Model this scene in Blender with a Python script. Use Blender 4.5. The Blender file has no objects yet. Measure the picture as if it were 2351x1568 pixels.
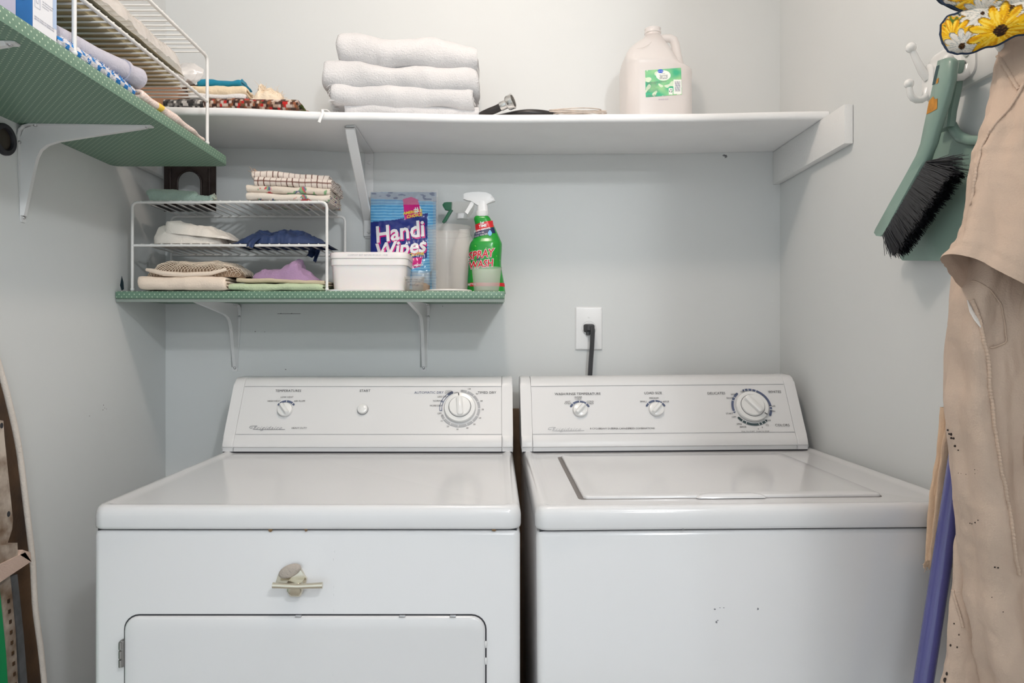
import bpy, bmesh, math, random
from mathutils import Vector, Matrix, noise
random.seed(7)
sin, cos, pi, rad = math.sin, math.cos, math.pi, math.radians
scene = bpy.context.scene
COL = scene.collection

# ---------------------------------------------------------------- camera, light, exposure
H = 1.185            # camera height above the floor (m); geometry below is written relative to it
S = 1633.0           # focal length in pixels of the 2351 px wide frame
cam = bpy.data.cameras.new('camera'); camo = bpy.data.objects.new('camera', cam); COL.objects.link(camo)
camo.location = (0, 0, H); camo.rotation_euler = (pi/2, 0, 0)
cam.sensor_width = 36; cam.lens = 36*S/2351
cam.shift_x = (1175.5-1140)/2351; cam.shift_y = -(784-775)/2351
cam.clip_start = 0.02
scene.camera = camo
scene.view_settings.view_transform = 'Standard'; scene.view_settings.look = 'None'
scene.view_settings.exposure = 0.20; scene.view_settings.gamma = 1.0
scene.view_settings.use_curve_mapping = False
wd = bpy.data.worlds.new('world'); scene.world = wd; wd.use_nodes = True
wd.node_tree.nodes['Background'].inputs[0].default_value = (0.84, 0.93, 1.0, 1)
wd.node_tree.nodes['Background'].inputs[1].default_value = 0.97
def lamp(name, loc, energy, col, radius):
    l = bpy.data.lights.new(name, 'POINT'); l.energy = energy; l.color = col; l.shadow_soft_size = radius
    o = bpy.data.objects.new(name, l); o.location = loc; COL.objects.link(o); return o
lamp('laundry_ceiling_lamp', (-0.03, 1.06, H+1.10), 9.6, (1.0, 0.85, 0.74), 0.05)
lamp('hall_ceiling_lamp', (0.62, -0.55, H+1.10), 32, (0.95, 0.98, 1.0), 0.05)
lamp('far_hall_ceiling_lamp', (0.72, -2.0, H+1.10), 34, (0.95, 0.98, 1.0), 0.06)

# ---------------------------------------------------------------- helpers
def X(px, Y): return (px-1140)*Y/S
def R(py, Y): return (775-py)*Y/S
def P(px, py, Y): return (X(px, Y), Y, R(py, Y))
def W(px, py, xx):
    Y = xx*S/(px-1140); return (Y, R(py, Y))
def lerp(a, b, t): return a+(b-a)*t
def interp(pts, x):
    if x <= pts[0][0]: return pts[0][1]
    for (a, b), (c, d) in zip(pts, pts[1:]):
        if x <= c:
            t = (x-a)/(c-a) if c > a else 0
            return b+(d-b)*t
    return pts[-1][1]
def sinterp(pts, x):
    if x <= pts[0][0]: return pts[0][1]
    for (a, b), (c, d) in zip(pts, pts[1:]):
        if x <= c:
            t = (x-a)/(c-a) if c > a else 0
            t = t*t*(3-2*t); return b+(d-b)*t
    return pts[-1][1]
def lin(c):
    out = []
    for v in c:
        v = v/255.0
        out.append(v/12.92 if v <= 0.04045 else ((v+0.055)/1.055)**2.4)
    return tuple(out)
def nz(x, y=0.0, z=0.0): return noise.noise(Vector((x, y, z)))

class MB:
    def __init__(s): s.v = []; s.f = []; s.c = None
    def add(s, vs, fs, cs=None):
        o = len(s.v); s.v += [tuple(p) for p in vs]; s.f += [tuple(i+o for i in f) for f in fs]
        if cs is not None:
            if s.c is None: s.c = [(1, 1, 1)]*o
            s.c += cs
        elif s.c is not None: s.c += [(1, 1, 1)]*len(vs)
        return s
    def box(s, x0, x1, y0, y1, z0, z1, bev=0.0, seg=2, M=None):
        bm = bmesh.new(); bmesh.ops.create_cube(bm, size=1)
        for v in bm.verts:
            v.co = Vector((lerp(x0, x1, v.co.x+.5), lerp(y0, y1, v.co.y+.5), lerp(z0, z1, v.co.z+.5)))
        if bev > 0: bmesh.ops.bevel(bm, geom=bm.edges[:], offset=bev, segments=seg, affect='EDGES', profile=.5)
        s.frombm(bm, M); return s
    def frombm(s, bm, M=None):
        bm.verts.index_update()
        vs = [tuple(v.co) if M is None else M(*v.co) for v in bm.verts]
        s.add(vs, [[v.index for v in f.verts] for f in bm.faces]); bm.free()
    def prism(s, poly, d0, d1, M, bev=0.0, seg=2):
        """poly: (a,b) list, extruded d0..d1, M(a,b,d)->xyz"""
        bm = bmesh.new()
        A = [bm.verts.new((a, b, d0)) for a, b in poly]; B = [bm.verts.new((a, b, d1)) for a, b in poly]
        bm.faces.new(A); bm.faces.new(B[::-1]); n = len(poly)
        for i in range(n): bm.faces.new((A[i], A[(i+1) % n], B[(i+1) % n], B[i]))
        if bev > 0:
            es = [e for e in bm.edges if abs(e.verts[0].co.z-e.verts[1].co.z) < 1e-9]
            bmesh.ops.bevel(bm, geom=es, offset=bev, segments=seg, affect='EDGES', profile=.5)
        bmesh.ops.recalc_face_normals(bm, faces=bm.faces[:])
        s.frombm(bm, M); return s
    def tube(s, path, r, seg=8, closed=False, cap=True, flat=1.0):
        pts = [Vector(p) for p in path]; n = len(pts)
        rs = r if isinstance(r, (list, tuple)) else [r]*n
        T = []
        for i in range(n):
            a = pts[(i-1) % n] if (closed or i > 0) else pts[i]
            b = pts[(i+1) % n] if (closed or i < n-1) else pts[i]
            d = b-a; T.append(d.normalized() if d.length > 1e-9 else Vector((0, 0, 1)))
        u = Vector((0, 0, 1)) if abs(T[0].z) < .9 else Vector((1, 0, 0))
        u = (u-T[0]*u.dot(T[0])).normalized()
        vs = []
        for i in range(n):
            u = (u-T[i]*u.dot(T[i])).normalized(); w = T[i].cross(u)
            for k in range(seg):
                a = 2*pi*k/seg; vs.append(tuple(pts[i]+(u*cos(a)*flat+w*sin(a))*rs[i]))
        fs = []
        for i in range(n if closed else n-1):
            j = (i+1) % n
            for k in range(seg):
                l = (k+1) % seg; fs.append((i*seg+k, i*seg+l, j*seg+l, j*seg+k))
        if cap and not closed:
            fs.append(tuple(range(seg))[::-1]); fs.append(tuple((n-1)*seg+k for k in range(seg)))
        return s.add(vs, fs)
    def lathe(s, prof, seg=24, M=None, cap=True):
        """prof: (radius, z)"""
        vs = []; M = M or (lambda x, y, z: (x, y, z))
        for r, z in prof:
            for k in range(seg):
                a = 2*pi*k/seg; vs.append(M(r*cos(a), r*sin(a), z))
        fs = []
        for i in range(len(prof)-1):
            for k in range(seg):
                l = (k+1) % seg; fs.append((i*seg+k, i*seg+l, (i+1)*seg+l, (i+1)*seg+k))
        if cap:
            fs.append(tuple(range(seg))[::-1]); n = len(prof)-1
            fs.append(tuple(n*seg+k for k in range(seg)))
        return s.add(vs, fs)
    def sphere(s, c, r, seg=12, rings=8, sc=(1, 1, 1)):
        prof = [(max(1e-5, r*sin(pi*i/rings)), -r*cos(pi*i/rings)) for i in range(rings+1)]
        return s.lathe(prof, seg, lambda x, y, z: (c[0]+x*sc[0], c[1]+y*sc[1], c[2]+z*sc[2]))
    def rloft(s, rings, cs=5, M=None, cap0=True, cap1=True):
        """rings: (cx,cy,hx,hy,rad,z) rounded rectangles joined"""
        M = M or (lambda x, y, z: (x, y, z)); vs = []; n = 4*(cs+1)
        for cx, cy, hx, hy, rd, z in rings:
            rd = min(rd, hx-1e-5, hy-1e-5)
            for q, (sx, sy) in enumerate(((1, 1), (-1, 1), (-1, -1), (1, -1))):
                for k in range(cs+1):
                    a = (q+k/cs)*pi/2
                    vs.append(M(cx+sx*(hx-rd)+rd*cos(a), cy+sy*(hy-rd)+rd*sin(a), z))
        fs = []
        for i in range(len(rings)-1):
            for k in range(n):
                l = (k+1) % n; fs.append((i*n+k, i*n+l, (i+1)*n+l, (i+1)*n+k))
        if cap0: fs.append(tuple(range(n))[::-1])
        if cap1: fs.append(tuple((len(rings)-1)*n+k for k in range(n)))
        return s.add(vs, fs)
    def grid(s, fn, nu, nv, col=None, wrapu=False):
        vs = []; cs = [] if col else None
        for j in range(nv+1):
            for i in range(nu if wrapu else nu+1):
                vs.append(fn(i/nu, j/nv))
                if col: cs.append(col(i/nu, j/nv))
        m = nu if wrapu else nu+1; fs = []
        for j in range(nv):
            for i in range(nu):
                k = (i+1) % m; fs.append((j*m+i, j*m+k, (j+1)*m+k, (j+1)*m+i))
        return s.add(vs, fs, cs)
    def ribbon(s, path, t, e0, e1, ne, M, amp=.003, freq=14, seed=0, col=None, endshrink=.55):
        """cloth sheet of thickness t following a 2-D path (a,b), extruded along e"""
        n = len(path); N = []; L = [0]
        for i in range(n):
            a = path[max(i-1, 0)]; b = path[min(i+1, n-1)]
            dx, dy = b[0]-a[0], b[1]-a[1]; l = math.hypot(dx, dy) or 1; N.append((-dy/l, dx/l))
            if i: L.append(L[-1]+math.hypot(path[i][0]-path[i-1][0], path[i][1]-path[i-1][1]))
        vs = []; cs = [] if col else None; m = 2*n
        for k in range(ne+1):
            e = lerp(e0, e1, k/ne); dk = min(k, ne-k)
            h = t/2*(endshrink if dk == 0 else .85 if dk == 1 else 1)
            for side in (1, -1):
                for i in (range(n) if side > 0 else range(n-1, -1, -1)):
                    hh = h*(.6 if i in (0, n-1) else 1)
                    p = Vector(M(e, path[i][0]+N[i][0]*hh*side, path[i][1]+N[i][1]*hh*side))
                    q_ = p+Vector((seed*3.1, seed*1.7, seed))
                    p += noise.noise_vector(q_*freq)*amp+noise.noise_vector(q_*freq*3.1)*amp*.28
                    vs.append(tuple(p))
                    if col: cs.append(col(L[i], e, side))
        fs = []
        for k in range(ne):
            for i in range(m):
                j = (i+1) % m; fs.append((k*m+i, k*m+j, (k+1)*m+j, (k+1)*m+i))
        for i in range(n-1):       # end faces as quads across the thickness
            a, b, c, d = i, i+1, m-2-i, m-1-i
            fs.append((a, d, c, b)); o = ne*m; fs.append((o+a, o+b, o+c, o+d))
        return s.add(vs, fs, cs)
    def mound(s, prof, y0, y1, base, nx, ny, amp=.004, freq=25, seed=0, pw=2.2, col=None, lean=0.0):
        """soft heap: prof (x,h) gives the silhouette, base(x) what it lies on"""
        xa, xb = prof[0][0], prof[-1][0]; vs = []; cs = [] if col else None
        for j in range(ny+1):
            v = -1+2*j/ny
            vv = math.copysign(abs(v)**.75, v)
            for i in range(nx+1):
                u = i/nx; x = lerp(xa, xb, u); h = sinterp(prof, x)
                w = (1-abs(2*u-1)**6)**.5
                ym = (y0+y1)/2; hy = (y1-y0)/2*(.35+.65*w)
                g = max(0, 1-abs(vv)**pw)**(1/pw)
                y = ym+hy*vv+lean*g; z = h*g
                p = Vector((x, y, z)); q = Vector((x*freq+seed*5.3, y*freq+seed, z*freq+seed*2.1))
                d = noise.noise_vector(q)
                rdg = (1-abs(noise.noise(q*.8+Vector((9, 4, 2))))*2)
                d = d+noise.noise_vector(q*2.9)*.42+noise.noise_vector(q*6.5)*.16
                k = min(1, g*1.6)
                p += Vector((d.x*amp*k, d.y*amp*k, (d.z*.6+rdg*.8-.3)*amp*k))
                vs.append((p.x, p.y, base(x)+max(0, p.z)))
                if col: cs.append(col(x, p.y, p.z))
        fs = []; m = nx+1
        for j in range(ny):
            for i in range(nx): fs.append((j*m+i, j*m+i+1, (j+1)*m+i+1, (j+1)*m+i))
        return s.add(vs, fs, cs)
    def text(s, string, size, M, align='CENTER', shear=0.0, spacing=1.0, bold=0.0, rot=0.0, sx=1.0, res=2):
        cu = bpy.data.curves.new('t', 'FONT'); cu.body = string; cu.size = size; cu.shear = shear
        cu.align_x = align; cu.align_y = 'CENTER'; cu.space_character = spacing; cu.offset = bold
        cu.resolution_u = res
        o = bpy.data.objects.new('t', cu); COL.objects.link(o)
        dg = bpy.context.evaluated_depsgraph_get(); me = bpy.data.meshes.new_from_object(o.evaluated_get(dg))
        c, sn = cos(rot), sin(rot)
        s.add([M((v.co.x*c*sx-v.co.y*sn), (v.co.x*sn*sx+v.co.y*c)) for v in me.vertices],
              [tuple(p.vertices) for p in me.polygons])
        bpy.data.objects.remove(o); bpy.data.curves.remove(cu); bpy.data.meshes.remove(me); return s

ORG = {}
def link(name, mb, mat, parent=None, smooth=40, uvbox=0.0, origin=None, kind=None):
    me = bpy.data.meshes.new(name)
    if parent is not None: org = ORG[parent.name]
    elif origin is not None: org = Vector((origin[0], origin[1], origin[2]+H))
    else:
        xs = [v[0] for v in mb.v]; ys = [v[1] for v in mb.v]; zs = [v[2] for v in mb.v]
        org = Vector(((min(xs)+max(xs))/2, (min(ys)+max(ys))/2, min(zs)+H))
    me.from_pydata([(x-org.x, y-org.y, z+H-org.z) for x, y, z in mb.v], [], mb.f)
    bm = bmesh.new(); bm.from_mesh(me); bmesh.ops.recalc_face_normals(bm, faces=bm.faces[:]); bm.to_mesh(me); bm.free()
    if mb.c is not None:
        at = me.color_attributes.new('Col', 'FLOAT_COLOR', 'POINT')
        at.data.foreach_set('color', [c for col in mb.c for c in (*col[:3], 1.0)])
    if smooth:
        me.shade_smooth()
        me.set_sharp_from_angle(angle=rad(smooth))
    if uvbox:
        uv = me.uv_layers.new(name='box')
        for p in me.polygons:
            n = p.normal; a = max(range(3), key=lambda i: abs(n[i]))
            i, j = ((1, 2), (0, 2), (0, 1))[a]
            for li in p.loop_indices:
                co = me.vertices[me.loops[li].vertex_index].co
                uv.data[li].uv = ((co[i]+org[i]), (co[j]+org[j]))
    if mat: me.materials.append(mat)
    o = bpy.data.objects.new(name, me); COL.objects.link(o)
    if parent is not None: o.parent = parent
    else: o.location = org
    ORG[o.name] = org
    if kind is None and parent is not None and name.split('.')[0] in ('lettering', 'grey_lettering', 'white_lettering', 'scale_ticks', 'slate_scale', 'script_logo', 'print', 'scuff_mark', 'nail_mark', 'chip_mark', 'rust_spot', 'scratch_line', 'hinge_knuckle', 'bristles', 'fringe', 'stains', 'stitching'): kind = 'stuff'
    if kind: o['kind'] = kind
    return o
def tag(o, label, cat, group=None):
    o['label'] = label; o['category'] = cat
    if group: o['group'] = group
    return o
def thing(name, label, cat, base, group=None):
    o = bpy.data.objects.new(name, None); COL.objects.link(o); o.empty_display_size = .05
    o.location = (base[0], base[1], base[2]+H); ORG[o.name] = Vector(o.location)
    return tag(o, label, cat, group)
def share(name, src, parent, offset):
    """another alike piece that shares mesh data"""
    o = bpy.data.objects.new(name, src.data); COL.objects.link(o); o.parent = parent; o.location = Vector(offset)
    ORG[o.name] = ORG[parent.name]; return o

# ---------------------------------------------------------------- materials
MATS = {}
def mat(name, c, rough=.5, metal=0.0, spec=.5, bump=0.0, bscale=200.0, var=0.0, vscale=6.0, coat=0.0, trans=0.0,
        alpha=1.0, vcol=False, sheen=0.0, ior=1.45, vcol2=None, subs=0.0):
    m = bpy.data.materials.new(name); m.use_nodes = True; nt = m.node_tree; b = nt.nodes['Principled BSDF']
    N = lambda t: nt.nodes.new(t)
    base = lin(c) if max(c) > 1.0 else c
    b.inputs['Base Color'].default_value = (*base, 1); b.inputs['Roughness'].default_value = rough
    b.inputs['Metallic'].default_value = metal; b.inputs['Specular IOR Level'].default_value = spec
    b.inputs['Coat Weight'].default_value = coat; b.inputs['Transmission Weight'].default_value = trans
    b.inputs['Alpha'].default_value = alpha; b.inputs['IOR'].default_value = ior
    b.inputs['Sheen Weight'].default_value = sheen
    if coat: b.inputs['Coat Roughness'].default_value = .08
    if subs:
        b.inputs['Subsurface Weight'].default_value = subs; b.inputs['Subsurface Scale'].default_value = .01
    tc = N('ShaderNodeTexCoord'); src = None
    if vcol:
        a = N('ShaderNodeVertexColor'); a.layer_name = 'Col'; src = a.outputs['Color']
    if var:
        n1 = N('ShaderNodeTexNoise'); n1.inputs['Scale'].default_value = vscale; n1.inputs['Detail'].default_value = 4
        nt.links.new(tc.outputs['Object'], n1.inputs['Vector'])
        mx = N('ShaderNodeMix'); mx.data_type = 'RGBA'; mx.blend_type = 'MIX'
        r = N('ShaderNodeMapRange'); r.inputs[1].default_value = .35; r.inputs[2].default_value = .7
        nt.links.new(n1.outputs['Fac'], r.inputs[0]); nt.links.new(r.outputs[0], mx.inputs[0])
        dark = vcol2 if vcol2 else tuple(v*(1-var) for v in base)
        if src: nt.links.new(src, mx.inputs[6])
        else: mx.inputs[6].default_value = (*base, 1)
        mx.inputs[7].default_value = (*dark, 1); src = mx.outputs[2]
    if src: nt.links.new(src, b.inputs['Base Color'])
    if bump:
        n2 = N('ShaderNodeTexNoise'); n2.inputs['Scale'].default_value = bscale; n2.inputs['Detail'].default_value = 3
        nt.links.new(tc.outputs['Object'], n2.inputs['Vector'])
        bp = N('ShaderNodeBump'); bp.inputs['Strength'].default_value = bump; bp.inputs['Distance'].default_value = .002
        nt.links.new(n2.outputs['Fac'], bp.inputs['Height']); nt.links.new(bp.outputs[0], b.inputs['Normal'])
    MATS[name] = m; return m

wall_m = mat('wall_paint', (.705, .72, .715), .62, spec=.3, bump=.10, bscale=55, var=.03, vscale=2.5)
white_paint = mat('white_shelf_paint', (.88, .88, .88), .45, bump=.12, bscale=60, var=.04, vscale=9)
enamel = mat('white_enamel', (.70, .695, .70), .16, coat=.3, var=.02, vscale=3)
plastic_w = mat('white_console_plastic', (.74, .735, .735), .32)
dark = mat('dark_gap', (.035, .035, .04), .7)
ink = mat('black_ink', (.05, .05, .055), .6)
ink_grey = mat('grey_ink', (.20, .20, .22), .6)
ink_blue = mat('slate_blue_ink', lin((88, 98, 126)), .6)
ink_teal = mat('dark_teal_ink', lin((58, 76, 80)), .6)
ink_light = mat('light_grey_ink', lin((176, 176, 178)), .6)
steel = mat('screw_steel', (.55, .55, .56), .3, metal=1.0)
chrome = mat('hose_steel', (.75, .74, .72), .22, metal=1.0)
bracket_m = mat('white_bracket_enamel', (.74, .74, .74), .35, bump=.03, bscale=80)
wire_m = mat('white_vinyl_wire', (.82, .81, .79), .38)
wood_brown = mat('brown_board', (.23, .155, .10), .8, var=.3, vscale=20)
def dotted():
    m = bpy.data.materials.new('green_dotted_paper'); m.use_nodes = True; nt = m.node_tree; b = nt.nodes['Principled BSDF']
    N = nt.nodes.new; L = nt.links.new
    uv = N('ShaderNodeUVMap'); uv.uv_map = 'box'
    sx = N('ShaderNodeSeparateXYZ'); L(uv.outputs[0], sx.inputs[0])
    def mth(op, a, b2=None, c2=None):
        n = N('ShaderNodeMath'); n.operation = op
        for k, q in enumerate((a, b2, c2)):
            if q is None: continue
            if isinstance(q, (int, float)): n.inputs[k].default_value = q
            else: L(q, n.inputs[k])
        return n.outputs[0]
    k = 1/.0118
    v = mth('MULTIPLY', sx.outputs[1], k*1.85); row = mth('FLOOR', v)
    odd = mth('MULTIPLY', mth('MODULO', mth('ABSOLUTE', row), 2.0), .5)
    u = mth('ADD', mth('MULTIPLY', sx.outputs[0], k), odd)
    fu = mth('SUBTRACT', mth('FRACT', u), .5); fv = mth('MULTIPLY', mth('SUBTRACT', mth('FRACT', v), .5), .54)
    d = mth('SQRT', mth('ADD', mth('MULTIPLY', fu, fu), mth('MULTIPLY', fv, fv)))
    mr = N('ShaderNodeMapRange'); mr.inputs[1].default_value = .135; mr.inputs[2].default_value = .075
    L(d, mr.inputs[0])
    mx = N('ShaderNodeMix'); mx.data_type = 'RGBA'
    mx.inputs[6].default_value = (*lin((106, 138, 118)), 1); mx.inputs[7].default_value = (*lin((196, 212, 188)), 1)
    L(mr.outputs[0], mx.inputs[0]); L(mx.outputs[2], b.inputs['Base Color'])
    b.inputs['Roughness'].default_value = .45; return m
green_dot = dotted()
def fabric(name, c, bump=.5, bscale=260, rough=.95, var=.06, vcol=False, sheen=.15, vscale=18):
    return mat(name, c, rough, spec=.15, bump=bump, bscale=bscale, var=var, vscale=vscale, vcol=vcol, sheen=sheen)
terry_white = fabric('white_terry', (.68, .67, .675), 1.0, 300)
def thin(name, c, fac, rough=.18):
    """thin-walled clear plastic: part passes straight through, part scatters and shines"""
    m = mat(name, c, rough, spec=.6); nt = m.node_tree; b = nt.nodes['Principled BSDF']; out = nt.nodes['Material Output']
    t = nt.nodes.new('ShaderNodeBsdfTransparent'); t.inputs[0].default_value = (.97, .96, .95, 1)
    mx = nt.nodes.new('ShaderNodeMixShader'); mx.inputs[0].default_value = fac
    nt.links.new(t.outputs[0], mx.inputs[1]); nt.links.new(b.outputs[0], mx.inputs[2]); nt.links.new(mx.outputs[0], out.inputs[0]); return m
clear_pl = thin('clear_plastic', (.92, .88, .84), .11)
haze_pl = thin('milky_plastic', (.90, .88, .84), .20, .3)

# ---------------------------------------------------------------- the room
XL, XR, YB = -.884, .757, 1.90
FL, CE = -H, 1.22
def slab(name, *b): o = link(name, MB().box(*b), MATS[{'floor': 'floor_vinyl', 'ceiling': 'ceiling_paint'}.get(name, 'wall_paint')], smooth=0); o['kind'] = 'structure'; return o
mat('ceiling_paint', (.86, .86, .85), .8)
mat('floor_vinyl', (.48, .45, .41), .5, var=.15, vscale=8)
slab('wall_back', XL-.1, XR+.1, YB, YB+.1, FL, CE)
wl = slab('wall_left', XL-.1, XL, -.6, YB, FL, CE)
slab('wall_right', XR, XR+.1, .12, YB, FL, CE)
slab('unseen_wall_return', .57, XR+.1, .03, .12, FL, CE)  # unseen doorway return, added to shade the right part of the washer front
slab('floor', XL-.1, 2.2, -2.8, YB+.1, FL-.1, FL)
slab('ceiling', XL-.1, 2.2, -2.8, YB+.1, CE, CE+.1)
# paint chips and scuffs on the walls (bare marks with a shape of their own)
def flat_marks(mb, M, pts, r, n=7, seed=0):
    rnd = random.Random(seed)
    for (a, b) in pts:
        poly = [(a+r*(.5+rnd.random())*cos(2*pi*k/n), b+r*(.5+rnd.random())*sin(2*pi*k/n)) for k in range(n)]
        mb.add([M(*p) for p in poly], [tuple(range(n))])
chip_m = mat('old_teal_paint', lin((38, 58, 68)), .7)
mb = MB()
poly = [W(px, py, XL) for px, py in ((279, 633), (283, 648), (284, 664), (279, 667), (275, 655), (277, 645))]
mb.add([(XL+.0006, a, b) for a, b in poly], [tuple(range(6))])
link('paint_chip', mb, chip_m, wl, smooth=0)
mb = MB(); scuff_m = mat('grey_scuff', (.22, .22, .23), .8)
for k, (px, py) in enumerate(((237, 930), (240, 937), (236, 941), (244, 939), (205, 955))):
    a, b = W(px, py, XL); flat_marks(mb, lambda p, q: (XL+.0006, p, q), [(a, b)], .0014, 6, k)
link('scuff_mark', mb, scuff_m, wl, smooth=0)
wb = bpy.data.objects['wall_back']
mb = MB()
for k, (px, py) in enumerate(((656, 848), (645, 720), (670, 720), (1016, 703), (1663, 357), (1666, 360), (586, 761), (608, 762))):
    flat_marks(mb, lambda p, q: (p, YB-.0006, q), [(X(px, YB), R(py, YB))], .0016 if k not in (4, 5) else .004, 6, k)
link('nail_mark', mb, scuff_m, wb, smooth=0)
mb = MB(); mb.box(X(637, YB), X(690, YB), YB-.0006, YB-.0001, R(721, YB), R(720, YB)); link('scratch', mb, scuff_m, wb, smooth=0)

# ---------------------------------------------------------------- dryer and washer
PB = (1.667, -.2266); PD = (.4915, .871)      # foot and upward direction of the slanted panel
def panel_v(py):
    k = (775-py)/S; return (k*PB[0]-PB[1])/(PD[1]-k*PD[0])
def pan(x, v, off=0.0):
    return (x, PB[0]+PD[0]*v-PD[1]*off, PB[1]+PD[1]*v+PD[0]*off)
def pan_xy(px, py, fix=0.0):
    v = panel_v(py+fix); return X(px, PB[0]+PD[0]*v), v
CONS = [(1.656, -.268), (1.656, -.2565), (1.6525, -.254), (1.6535, -.247), (1.658, -.2385), (1.6635, -.2315), PB, (1.7275, -.1194),
        (1.7305, -.1135), (1.735, -.1075), (1.742, -.1015), (1.752, -.098), (1.80, -.097), (1.825, -.108), (1.832, -.13), (1.832, -.268)]
def arc_band(mb, cx, cv, r0, r1, a0, a1, off=.0005, n=None):
    """clockwise degrees from 12 o'clock"""
    n = n or max(2, int(abs(a1-a0)/5)); vs = []
    for k in range(n+1):
        a = rad(lerp(a0, a1, k/n))
        for r in (r0, r1): vs.append(pan(cx+r*sin(a), cv+r*cos(a), off))
    mb.add(vs, [(2*k, 2*k+1, 2*k+3, 2*k+2) for k in range(n)])
    for a in (a0, a1):
        c = ((r0+r1)/2*sin(rad(a)), (r0+r1)/2*cos(rad(a))); q = (r1-r0)/2
        mb.add([pan(cx+c[0]+q*cos(2*pi*k/10), cv+c[1]+q*sin(2*pi*k/10), off) for k in range(10)], [tuple(range(10))])
def ticks(mb, cx, cv, r0, r1, angs, off=.0008, w=.0008):
    for a in angs:
        a = rad(a); ex = (cos(a)*w, -sin(a)*w)
        vs = [pan(cx+r*sin(a)+s*ex[0], cv+r*cos(a)+s*ex[1], off) for r, s in ((r0, 1), (r1, 1), (r1, -1), (r0, -1))]
        mb.add(vs, [(0, 1, 2, 3)])
knob_w = mat('white_knob_plastic', (.82, .815, .80), .22, coat=.3)
def knob(parent, name, cx, cv, r, ang, tall=.017):
    K = lambda x, y, z: pan(cx+x, cv+y, z)
    k = link(name, MB().lathe([(r, .0005), (r, tall*.35), (r*.95, tall*.47), (r*.80, tall*.53), (.0003, tall*.55)], 28, K), knob_w, parent)
    a = rad(-ang); c, s_ = cos(a), sin(a)
    G = lambda x, y, z: pan(cx+x*c-y*s_, cv+x*s_+y*c, z)
    link('grip', MB().rloft([(0, 0, r*.34, r*.93, r*.2, tall*.3), (0, 0, r*.28, r*.88, r*.2, tall*.85), (0, 0, r*.16, r*.78, r*.12, tall)], 4, G), knob_w, k)
    link('pointer_mark', MB().lathe([(.0016, 0), (.0016, .0008)], 10, lambda x, y, z: G(x, y+r*.72, tall*.85+z+.0006)), ink, k)
    return k
def dial(parent, name, cx, cv, ro, ri, ang, markdeg, tall=.022):
    K = lambda x, y, z: pan(cx+x, cv+y, z)
    d = link(name, MB().lathe([(ro, .0005), (ro, .006), (ro*.96, .0085), (ri*1.04, .0095), (ri*1.03, .007), (.0003, .007)], 40, K), knob_w, parent)
    link('hub_ring', MB().lathe([(ri*1.03, .0090), (ri*1.03, .0097), (ri*.99, .0097), (ri*.99, .0090)], 36, K, cap=False), scuff_m, d)
    link('hub', MB().lathe([(ri*.985, .006), (ri*.985, .012), (ri*.93, .0145), (.0003, .015)], 36, K), knob_w, d)
    a = rad(-ang); c, s_ = cos(a), sin(a)
    G = lambda x, y, z: pan(cx+x*c-y*s_, cv+x*s_+y*c, z)
    link('grip', MB().rloft([(0, 0, ri*.30, ri*.95, ri*.2, .012), (0, 0, ri*.25, ri*.90, ri*.2, tall*.93), (0, 0, ri*.13, ri*.8, ri*.1, tall)], 4, G), knob_w, d)
    m = MB(); a = rad(markdeg)
    for q in (0,):
        r0, r1 = ri*1.12, ri*1.12+.007; ex = (cos(a)*.0011, -sin(a)*.0011)
        m.add([K(r*sin(a)+s*ex[0], r*cos(a)+s*ex[1], .0098) for r, s in ((r0, 1), (r1, 1), (r1, -1), (r0, -1))], [(0, 1, 2, 3)])
    link('pointer_mark', m, ink, d, smooth=0)
    return d
def appliance(root, x0, x1, cx0, cx1, yf, capw):
    yb = 1.83
    link('cabinet', MB().rloft([((x0+x1)/2, (yf+.004+yb)/2, (x1-x0)/2-.0015, (yb-yf-.004)/2, .012, z) for z in (-1.17, -.312)] +
                               [((x0+x1)/2, (yf+.004+yb)/2, (x1-x0)/2-.003, (yb-yf-.004)/2-.002, .011, -.3065),
                                ((x0+x1)/2, (yf+.004+yb)/2, (x1-x0)/2-.008, (yb-yf-.004)/2-.007, .008, -.3045)], 5), enamel, root, smooth=50)
    link('seam_gap', MB().box(x0+.007, x1-.007, yf+.010, yb-.01, -.306, -.300), dark, root, smooth=0)
    link('toe_kick', MB().box(x0+.02, x1-.02, yf+.03, yb-.02, -1.185, -1.168), dark, root, smooth=0)
    w = (x1-x0)/2; c = ((x0+x1)/2, (yf+yb)/2); h = (yb-yf)/2
    rg = lambda i, z: (c[0], c[1], w-i, h-i, max(.020-i*.5, .008), z)
    link('top_panel', MB().rloft([rg(.003, -.302), rg(.0008, -.3005), rg(0, -.297), rg(0, -.281), rg(.0012, -.274), rg(.004, -.2685), rg(.008, -.2655),
                                  rg(.0125, -.265), rg(.017, -.2656), rg(.022, -.2675), rg(.027, -.2688), rg(.035, -.2692)], 6), enamel, root, smooth=60)
    E = lambda a, b, d: (d, a, b)
    for a, b in ((cx0, cx0+capw-.0006), (cx1-capw+.0006, cx1)):
        link('console_end_cap', MB().prism(CONS, a, b, E, .0035, 3), plastic_w, root, smooth=35)
    link('control_panel', MB().prism([(y+(.001 if y < 1.79 else 0), z-.0004) for y, z in CONS], cx0+capw, cx1-capw, E), plastic_w, root, smooth=25)
    for v in (.0, .1241): # seams above and below the printed panel
        link('panel_seam', MB().add([pan(cx0+capw, v-.0006, .0000), pan(cx1-capw, v-.0006, .0000), pan(cx1-capw, v+.0006, .0000), pan(cx0+capw, v+.0006, .0000)], [(0, 1, 2, 3)]), ink_light, root, smooth=0)
    link('console_foot_gap', MB().box(cx0+.002, cx1-.002, 1.6555, 1.70, -.2695, -.2655), dark, root, smooth=0)

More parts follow.
